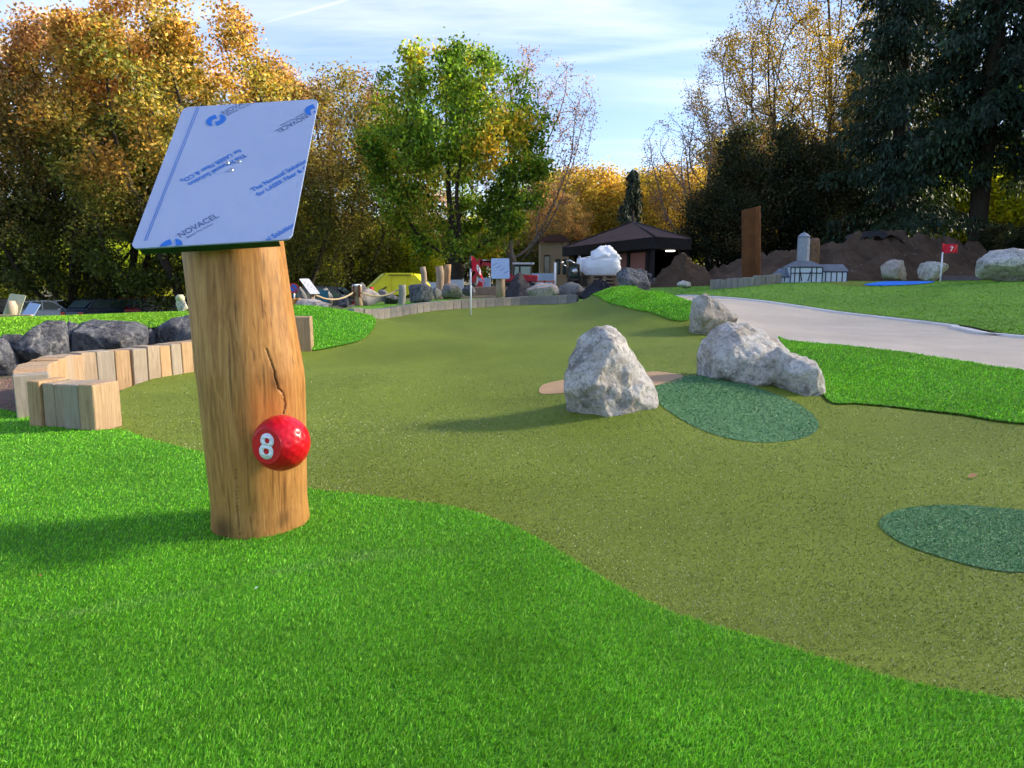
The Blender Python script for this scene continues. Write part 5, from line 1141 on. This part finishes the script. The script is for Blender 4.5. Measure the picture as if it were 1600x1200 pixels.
# pallets and bulk bags
def pallet(p, label, n_up):
    e = thing('pallet', p, label, 'pallet', 'stacked pallets under the white bags')
    for k in range(5): MB().box((0, -.44 + .22 * k, .125), (1.1, .13, .025)).build('slat', 'pallet_wood', e)
    for k in range(3): MB().box((0, -.42 + .42 * k, .012), (1.1, .10, .022)).build('slat', 'pallet_wood', e)
    for a in (-.48, 0, .48):
        for b in (-.42, 0, .42): MB().box((a, b, .068), (.14, .10, .088)).build('foot_block', 'pallet_wood', e)
qp = W(941, 28.5)
for k in range(4): pallet(qp + Vector((.03 * (k % 2), 0, .14 * k)), ['lowest', 'second', 'third', 'topmost'][k] + ' pallet of the stack under the white bulk bags', k)
def bag(p, w, d, h, label, seed, crumple, top_open):
    n, m_ = 28, 18; V_ = []; rng = random.Random(seed)
    for j in range(m_):
        v = j / (m_ - 1)
        for i in range(n):
            t_ = 2 * math.pi * i / n; c, s = math.cos(t_), math.sin(t_); k = 1 / max(abs(c), abs(s)) ** .72
            nb = noise.fractal(Vector((c * 1.6 + seed, s * 1.6, v * 2.4)), 1., 2., 4); prof = (.90 + .14 * math.sin(v * math.pi) ** .6) if not top_open else (1 - .75 * v ** 1.7) * (1 + .0 * v)
            V_.append((c * k * w / 2 * prof * (1 + crumple * nb), s * k * d / 2 * prof * (1 + crumple * nb), h * v * (1 + crumple * .5 * nb)))
    F_ = [(j * n + i, j * n + (i + 1) % n, (j + 1) * n + (i + 1) % n, (j + 1) * n + i) for j in range(m_ - 1) for i in range(n)] + [tuple(range((m_ - 1) * n, m_ * n))]
    e = thing('bulk_bag', p, label, 'bag', 'white bulk bags'); MB().add(V_, F_).build('sack', 'bag_white', e, True)
    if not top_open:
        for sx in (-1, 1): MB().tube([(sx * w * .42, -d * .4, h * .93), (sx * w * .45, -d * .42, h * 1.12), (sx * w * .34, -d * .42, h * 1.10), (sx * w * .30, -d * .4, h * .93)], .016, 6).build('loop', 'bag_white', e, True)
    return e
bag(qp + Vector((-.05, 0, .57)), 1.42, 1.0, .62, 'full white bulk bag lying on the stacked pallets', 3, .05, False)
bag(qp + Vector((.08, 0, 1.17)), 1.25, .85, .52, 'crumpled white sheet-like bag heaped on the full bulk bag', 9, .30, True)
bag(W(912, 29.2, .72), .55, .6, .55, 'slumped white bag behind the full bulk bag', 5, .12, False)
# black tarp heap on the hump
n, m_ = 30, 14; V_ = []
for j in range(m_):
    v = j / (m_ - 1)
    for i in range(n):
        t_ = 6.2832 * i / n; nb = noise.fractal(Vector((math.cos(t_) * 2, math.sin(t_) * 2, v * 2)), 1., 2., 5); r = (1 - v ** 1.6) * (1 + .35 * nb); V_.append((math.cos(t_) * .46 * r + .05 * v, math.sin(t_) * .36 * r, .42 * v * (1 + .3 * nb) - .03))
tag(MB().add(V_, [(j * n + i, j * n + (i + 1) % n, (j + 1) * n + (i + 1) % n, (j + 1) * n + i) for j in range(m_ - 1) for i in range(n)]).build('tarp_heap', 'black_sheet', None, True, 0, W(938, 16.4, .05)), 'crumpled black tarp heap on the turf hump beside the slate block', 'tarp')

# ---------------------------------------------------------------- hut with pyramid roof, beige house, cars
FP_ = [Vector((3.25, 47, 0)), Vector((6.75, 34.9, 0)), Vector((9.0, 37.0, 0)), Vector((10.6, 44, 0)), Vector((7.5, 50, 0))]
apx = Vector((6.95, 42.5, zpix(347, 42.5))); hb = tz(6.5, 40); hut = thing('hut', (6.9, 42.5, hb), 'dark brown pavilion hut with low pyramid roof and wide fascia', 'hut'); O = Vector((6.9, 42.5, hb)); ze0 = zpix(388, 34.9); ze1 = zpix(370, 34.9) - .0
cen_ = sum(FP_, Vector()) / len(FP_)
def ringp(k, z): return [(cen_ + (p - cen_) * k).xy.to_3d() + Vector((0, 0, z)) - O for p in FP_]
for i in range(5):
    a, b = FP_[i], FP_[(i + 1) % 5]; d = (b - a); L_ = d.length; n = Vector((d.y, -d.x, 0)).normalized(); c = (a + b) / 2
    MB().box((0, 0, 0), (L_, .08, ze1 - ze0)).build('fascia', 'hut_black', hut, False, 0, Vector((c.x, c.y, (ze0 + ze1) / 2)) - O, (0, 0, math.atan2(d.y, d.x)))
    A, B = Vector((a.x, a.y, ze1 + .01)) - O, Vector((b.x, b.y, ze1 + .01)) - O; MB().add([A, B, apx - O], [(0, 1, 2)]).build('roof', 'hut_roof', hut)
    hip = MB().tube([A + Vector((0, 0, .02)), apx - O + Vector((0, 0, .02))], .05, 6).build('hip_ridge', 'hut_brown', hut, True)
so = ringp(.985, ze0 + .05); MB().add(so, [(0, 1, 2, 3, 4)]).build('soffit', 'hut_black', hut)
MB().tube([apx - O, apx - O + Vector((0, 0, .45))], .04, 6).build('finial', 'dark_metal', hut, True)
wl = ringp(.80, 0); zt = ze0 + .04 - hb
for i in (0, 2, 3, 4):
    a, b = wl[i], wl[(i + 1) % 5]; a = Vector((a.x, a.y, 0)); b = Vector((b.x, b.y, 0)); d = b - a; MB().box((0, 0, zt / 2), (d.length, .16, zt + .2)).build('wall', 'hut_brown', hut, False, 0, (a + b) / 2, (0, 0, math.atan2(d.y, d.x)))
a, b = wl[0], wl[1]; d = Vector((b.x - a.x, b.y - a.y, 0)); n = Vector((d.y, -d.x, 0)).normalized(); 
if n.y > 0: n = -n
def on_wall(u0, u1, z0, z1, mat, nm_, off=.11, th=.06):
    p = Vector((a.x, a.y, 0)) + d * ((u0 + u1) / 2) + n * off; return MB().box((0, 0, (z0 + z1) / 2), (d.length * (u1 - u0), th, z1 - z0)).build(nm_, mat, hut, False, 0, p, (0, 0, math.atan2(d.y, d.x)))
for u0, u1 in ((.80, .985), (.64, .76), (.44, .60)): on_wall(u0, u1, .55, zt - .15, 'hut_panel', 'wall_panel')
for u0 in (.005, .42, .62, .78, .995): on_wall(u0 - .012, u0 + .012, 0, zt, 'hut_black', 'post', .15, .12)
on_wall(.06, .30, zt - 1.3, zt - .35, 'glass', 'window')
on_wall(.80, .985, .1, .5, 'white_paint', 'plinth_panel')
q0 = Vector((8.1, 37.6, ze0 - .02)) - O; MB().box(q0, (.42, .3, .05)).build('ceiling_lamp', 'lamp_glow', hut)
for k in (1, 2): p = FP_[k] + (cen_ - FP_[k]) * .06; MB().box((0, 0, zt / 2), (.16, .16, zt + .2)).build('post', 'hut_black', hut, False, 0, Vector((p.x, p.y, 0)) - Vector((O.x, O.y, 0)))
for x in (884, 898): pA = Vector(at(x - 2, 379, 47)) - O; pB = Vector(at(x + 2, 387, 47)) - O; MB().tube([pA, pB], .04, 6).build('roof_stay', 'timber', hut, True)
Yh = 54; q = W(866, Yh); hz = zpix(378, Yh) - q.z; hs = thing('beige_house', q, 'beige rendered house partly hidden behind the maple and the hut', 'house'); w_ = pxw(44, Yh)
MB().box((0, 1.5, hz / 2), (w_, 3.0, hz + .3)).build('wall', 'beige_wall', hs); MB().prism([(-w_ / 2 - .2, hz), (w_ / 2 + .2, hz), (w_ / 2 - .5, hz + .5), (-w_ / 2 + .5, hz + .5)], -.25, 3.2, 'y').build('roof', 'hut_roof', hs)
for x, z0, z1, ww in ((-.55, .9, 2.4, .45), (.25, 1.0, 2.1, .35), (.75, 1.0, 2.1, .25)):
    wd = MB().box((x, -.02, (z0 + z1) / 2), (ww, .06, z1 - z0)).build('window', 'hut_black', hs); MB().box((x, -.055, (z0 + z1) / 2), (ww * .82, .02, (z1 - z0) * .86)).build('pane', 'glass', wd)
def car(p, Y, mat, label, rz, L_=4.2, suv=0., roof=None, zoff=0.):
    q = W(p, Y); q.z += zoff; e = thing('parked_car', q, label, 'car', 'cars parked behind the lime mound', rz); h0, h1 = .30, .88 + suv * .25; ht_ = 1.46 + suv * .30; l = L_ / 2
    MB().prism([(-l, h0), (l, h0), (l, h1 - .18), (l - .08, h1 - .06), (l * .48, h1 + .02), (-l * .80, h1 + .06), (-l, h1 - .05)], -.86, .86, 'y').build('body', mat, e, False, .03)
    cabn = MB().prism([(l * .44, h1), (l * .14, ht_ - .05), (-l * .10, ht_), (-l * .62, ht_ - .06), (-l * .86, h1 + .03)], -.70, .70, 'y').build('cabin', roof or mat, e, False, .03)
    for s in (-1, 1):
        MB().prism([(l * .36, h1 + .06), (l * .12, ht_ - .12), (-l * .12, ht_ - .09), (-l * .12, h1 + .06)], s * .712 - .006, s * .712 + .006, 'y').build('window', 'glass', cabn); MB().prism([(-l * .16, h1 + .06), (-l * .16, ht_ - .09), (-l * .58, ht_ - .13), (-l * .76, h1 + .08)], s * .712 - .006, s * .712 + .006, 'y').build('window', 'glass', cabn)
        for x in (-l * .62, l * .62):
            w1 = MB().tube([(x, s * .70, .32), (x, s * .89, .32)], .32, 18).build('wheel', 'black_rubber', e); MB().tube([(x, s * .88, .32), (x, s * .90, .32)], .19, 12).build('rim', 'steel', w1)
        MB().box((-l + .03, s * .66, h1 - .18), (.1, .30, .16)).build('tail_light', 'tail_red', e); MB().box((l - .03, s * .62, h1 - .26), (.1, .34, .14)).build('headlight', 'white_paint', e); MB().box((l * .30, s * .93, h1 + .08), (.14, .14, .11)).build('mirror', mat, e)
    MB().add([(-l * .66, -.60, ht_ - .12), (-l * .66, .60, ht_ - .12), (-l * .845, .62, h1 + .12), (-l * .845, -.62, h1 + .12)], [(0, 1, 2, 3)]).build('rear_window', 'glass', cabn, False, 0, (-.035, 0, .02))
    MB().add([(l * .17, -.60, ht_ - .10), (l * .17, .60, ht_ - .10), (l * .415, .62, h1 + .06), (l * .415, -.62, h1 + .06)], [(0, 1, 2, 3)]).build('windscreen', 'glass', cabn, False, 0, (.03, 0, .02))
CARS = [(88, 40, 'car_silver', 'silver car with low roof nearest the sign seen from behind', .15, 4.3, 0), (170, 40, 'car_blue', 'dark blue car parked between the oak trunks', 1.2, 4.3, .2), (216, 42, 'car_red', 'red car with lit rear lamps beside a thick oak trunk', 1.9, 4.0, .3),
        (256, 41, 'car_black', 'black car next to the red one behind the lime mound', 3.0, 4.3, .5), (486, 34, 'car_black', 'dark estate car with pale roof line behind the rope fence', 3.1, 4.4, .4), (48, 44, 'car_black', 'dark car mostly hidden behind the blue leaning board', .2, 4.2, .0)]
for c_ in CARS: car(*c_)
q = W(461, 30); s = thing('road_sign', q, 'round blue and red no-parking sign on a thin pole', 'sign'); hz = zpix(450, 30) - q.z
MB().tube([(0, 0, -.1), (0, 0, hz + .2)], .03, 8).build('pole', 'steel', s, True); MB().tube([(0, -.05, hz), (0, -.03, hz)], .21, 20).build('disc', 'tail_red', s); MB().tube([(0, -.056, hz), (0, -.052, hz)], .15, 20).build('disc_face', 'print_blue', s); MB().box((0, -.06, hz), (.30, .006, .04), Matrix.Rotation(.785, 3, 'Y')).build('bar', 'tail_red', s)

# ---------------------------------------------------------------- turf pile: real blades where they can be seen
def scatter(poly, n, dens, rng):
    P = np.array([p[:2] for p in poly]); lo, hi = P.min(0), P.max(0); out = np.zeros((0, 2))
    while len(out) < n:
        q = rng.uniform(lo, hi, (max(20000, n), 2)); q = q[rng.random(len(q)) < dens(q)]
        q = q[in_poly(q[:, 0], q[:, 1], P)]; out = np.concatenate([out, q])
    return out[:n]
def blades(name, poly, n, dens, h, w, cols, off, mat, seed, lean=.5, label=None, cat='grass', grow_w=.0, part_of=None, wave=1.0, seam=None, tip_=False, mott=0.):
    rng = np.random.default_rng(seed); q = scatter(poly, n, dens, rng); z = TZ(q[:, 0], q[:, 1]) + off; B = np.column_stack([q, z])
    dist = np.hypot(q[:, 0], q[:, 1]); ww = w * (1 + grow_w * np.maximum(0, dist - 2)) * rng.uniform(.7, 1.3, n); hh = h * rng.uniform(.6, 1.25, n)
    # pile direction: combed in slow waves
    cb = .9 * vnoise(B, .7, seed + 1) + .5; an = cb * wave + rng.normal(size=n) * 1.1; ln = np.abs(rng.normal(size=n)) * lean
    D = np.stack([np.cos(an) * ln, np.sin(an) * ln, np.ones(n)], -1); D /= np.linalg.norm(D, axis=1)[:, None]
    sa = rng.uniform(0, 6.283, n); S = np.stack([np.cos(sa), np.sin(sa), np.zeros(n)], -1) * (ww / 2)[:, None]
    mid = B + D * (hh * .55)[:, None]; D2 = D.copy(); D2[:, 2] *= .55; D2[:, :2] += np.stack([np.cos(an), np.sin(an)], -1) * .28; D2 /= np.linalg.norm(D2, axis=1)[:, None]; tip = mid + D2 * (hh * .5)[:, None]
    if not tip_:
        mid = mid + D2 * (hh * .35)[:, None]
        V = np.stack([B - S, B + S, mid + S * .55, mid - S * .55], 1).reshape(-1, 3); F = np.arange(n * 4); nper = 4; kv = 4
    else:
        V = np.stack([B - S, B + S, mid + S * .85, mid - S * .85, tip], 1).reshape(-1, 3); o = (np.arange(n) * 5)[:, None]; nper = 3; kv = 5
        F = np.concatenate([o + np.array([[0, 1, 2]]), o + np.array([[0, 2, 3]]), o + np.array([[3, 2, 4]])], 1).ravel()
    c = np.array(cols); ci = c[rng.integers(0, len(c), n)] * np.exp(rng.normal(size=(n, 1)) * .22) * (1 + .15 * vnoise(B, .55, seed + 5) + .12 * vnoise(B, 2.2, seed + 6))[:, None]
    if mott:
        s_ = np.clip(vnoise(B, .9, seed + 11) + .5 * vnoise(B, 3.1, seed + 12) - .35, 0, 1)[:, None] * mott * (rng.random((n, 1)) < .5); ci = ci * (1 - s_) + np.array([.44, .46, .27]) * s_
    if seam is not None:
        for (ax, ay), (bx, by) in zip(seam[:-1], seam[1:]):
            L2 = (bx - ax) ** 2 + (by - ay) ** 2; t_ = np.clip(((q[:, 0] - ax) * (bx - ax) + (q[:, 1] - ay) * (by - ay)) / L2, 0, 1); dd_ = np.hypot(q[:, 0] - ax - t_ * (bx - ax), q[:, 1] - ay - t_ * (by - ay)) + .02 * vnoise(B, 3., 8)
            k_ = (np.exp(-(dd_ / .03) ** 2) * .16)[:, None]; ci = ci * (1 - k_) + np.array([.40, .50, .28]) * k_
    me = np_mesh(name, V, F, nper, mat, np.repeat(np.clip(ci, 0, .9), kv, 0))
    return tag(ob(name, me), label, cat, kind='stuff')
LIVE = [(.13, .41, .018), (.175, .51, .024), (.23, .57, .045), (.11, .35, .018), (.30, .60, .08), (.185, .53, .034)]
def d_front(q): d = np.hypot(q[:, 0], q[:, 1] + .3); return np.clip((1.9 / np.maximum(d, .9)) ** 2.0, .05, 1) * (q[:, 1] > .7) * (np.abs(q[:, 0]) < .78 * q[:, 1] + .35)
blades('turf_pile', FRONT, 288000, d_front, .017, .0026, LIVE, .012, 'blade', 1, .40, 'tall bright green turf pile in front of the oak sign', 'turf', .40, tip_=True, seam=px((0, 988), (120, 968), (300, 940), (430, 905), (560, 880), (700, 870)))
TALL = lambda q: np.ones(len(q)) * (np.abs(q[:, 0]) < .8 * q[:, 1] + .5)
blades('turf_pile', BERM, 40000, TALL, .028, .010, LIVE, .012, 'blade', 2, .6, 'bright green turf pile on the bank between boulders and path', 'turf')
blades('turf_pile', HUMP, 24000, TALL, .032, .016, LIVE, .012, 'blade', 3, .6, 'bright green turf pile on the hump beside the path', 'turf')
blades('turf_pile', KNOLL, 22000, TALL, .032, .016, LIVE, .012, 'blade', 4, .6, 'bright green turf pile on the knoll next to the block kerb', 'turf')
blades('turf_pile', LIME, 30000, lambda q: np.ones(len(q)) * (q[:, 1] < 15) * (np.abs(q[:, 0]) < .8 * q[:, 1]), .04, .02, [(.17, .40, .02), (.22, .48, .03), (.28, .52, .05), (.13, .32, .02)], .006, 'blade', 9, .6, 'sunlit lime green turf pile on the mound behind the slate rocks', 'turf')
blades('turf_pile', LAWN_R, 28000, lambda q: np.clip((9 / np.maximum(q[:, 1], 1)) ** 2, .05, 1) * (np.abs(q[:, 0]) < .76 * q[:, 1]), .022, .02, [(.16, .34, .03), (.20, .40, .045), (.12, .28, .025)], .006, 'blade', 10, .7, 'even green turf pile of the lawn beyond the path', 'turf', .03)
SHORT = [(.135, .19, .024), (.18, .245, .034), (.225, .29, .055), (.105, .145, .018), (.17, .24, .032), (.28, .34, .12), (.19, .245, .034), (.46, .47, .28)]
mats = [MAT_A, MAT_B, MAT_T]
def d_putt(q):
    d = np.hypot(q[:, 0], q[:, 1]); k = np.clip((2.4 / np.maximum(d, 1.)) ** 2.4, 0, 1) * np.clip((8.5 - d) / 3., 0, 1) * (np.abs(q[:, 0]) < .78 * q[:, 1] + .2)
    for m_ in mats: k = k * ~in_poly(q[:, 0], q[:, 1], m_)
    return k
blades('putting_pile', PUTT, 190000, d_putt, .009, .0034, SHORT, .001, 'fibre', 6, 1.3, 'short curly olive pile of the putting surface', 'turf', .45, wave=2., mott=.55)
MG = [(.10, .235, .10), (.135, .30, .13), (.19, .37, .19), (.07, .17, .07)]
blades('mat_pile', MAT_B, 22000, TALL, .008, .005, MG, .006, 'fibre', 7, 1.3, 'short dark green pile of the tee mat in the foreground', 'turf', .2, wave=2.)
blades('mat_pile', MAT_A, 16000, TALL, .008, .008, MG, .006, 'fibre', 8, 1.3, 'short dark green pile of the mat between the boulders', 'turf', .2, wave=2.)
# a fallen leaf and a few crumbs on the turf
def fallen(p, s, rz, label, mat='leaf_tan'):
    mb = MB(); n = 9; out = [(math.cos(t_) * s * (1 + .25 * math.cos(3 * t_)), math.sin(t_) * s * .55) for t_ in np.linspace(0, 6.283, n, endpoint=False)]
    mb.add([(0, 0, .006)] + [(x, y, .006 + .35 * abs(y) + .2 * s * math.sin(x / s * 2)) for x, y in out], [(0, i + 1, (i + 1) % n + 1) for i in range(n)])
    tag(mb.build('fallen_leaf', mat, None, True, 0, Vector((p.x, p.y, p.z + .012)), (0, 0, rz)), label, 'leaf')
fallen(G(1520, 749), .030, .4, 'curled tan fallen leaf lying on the olive green near the tee mat')
fallen(G(400, 929), .009, 1.2, 'tiny pale crumb on the bright turf below the log', 'bag_white')
fallen(G(64, 909), .009, 2.2, 'tiny brown leaf scrap on the bright turf away from the log')
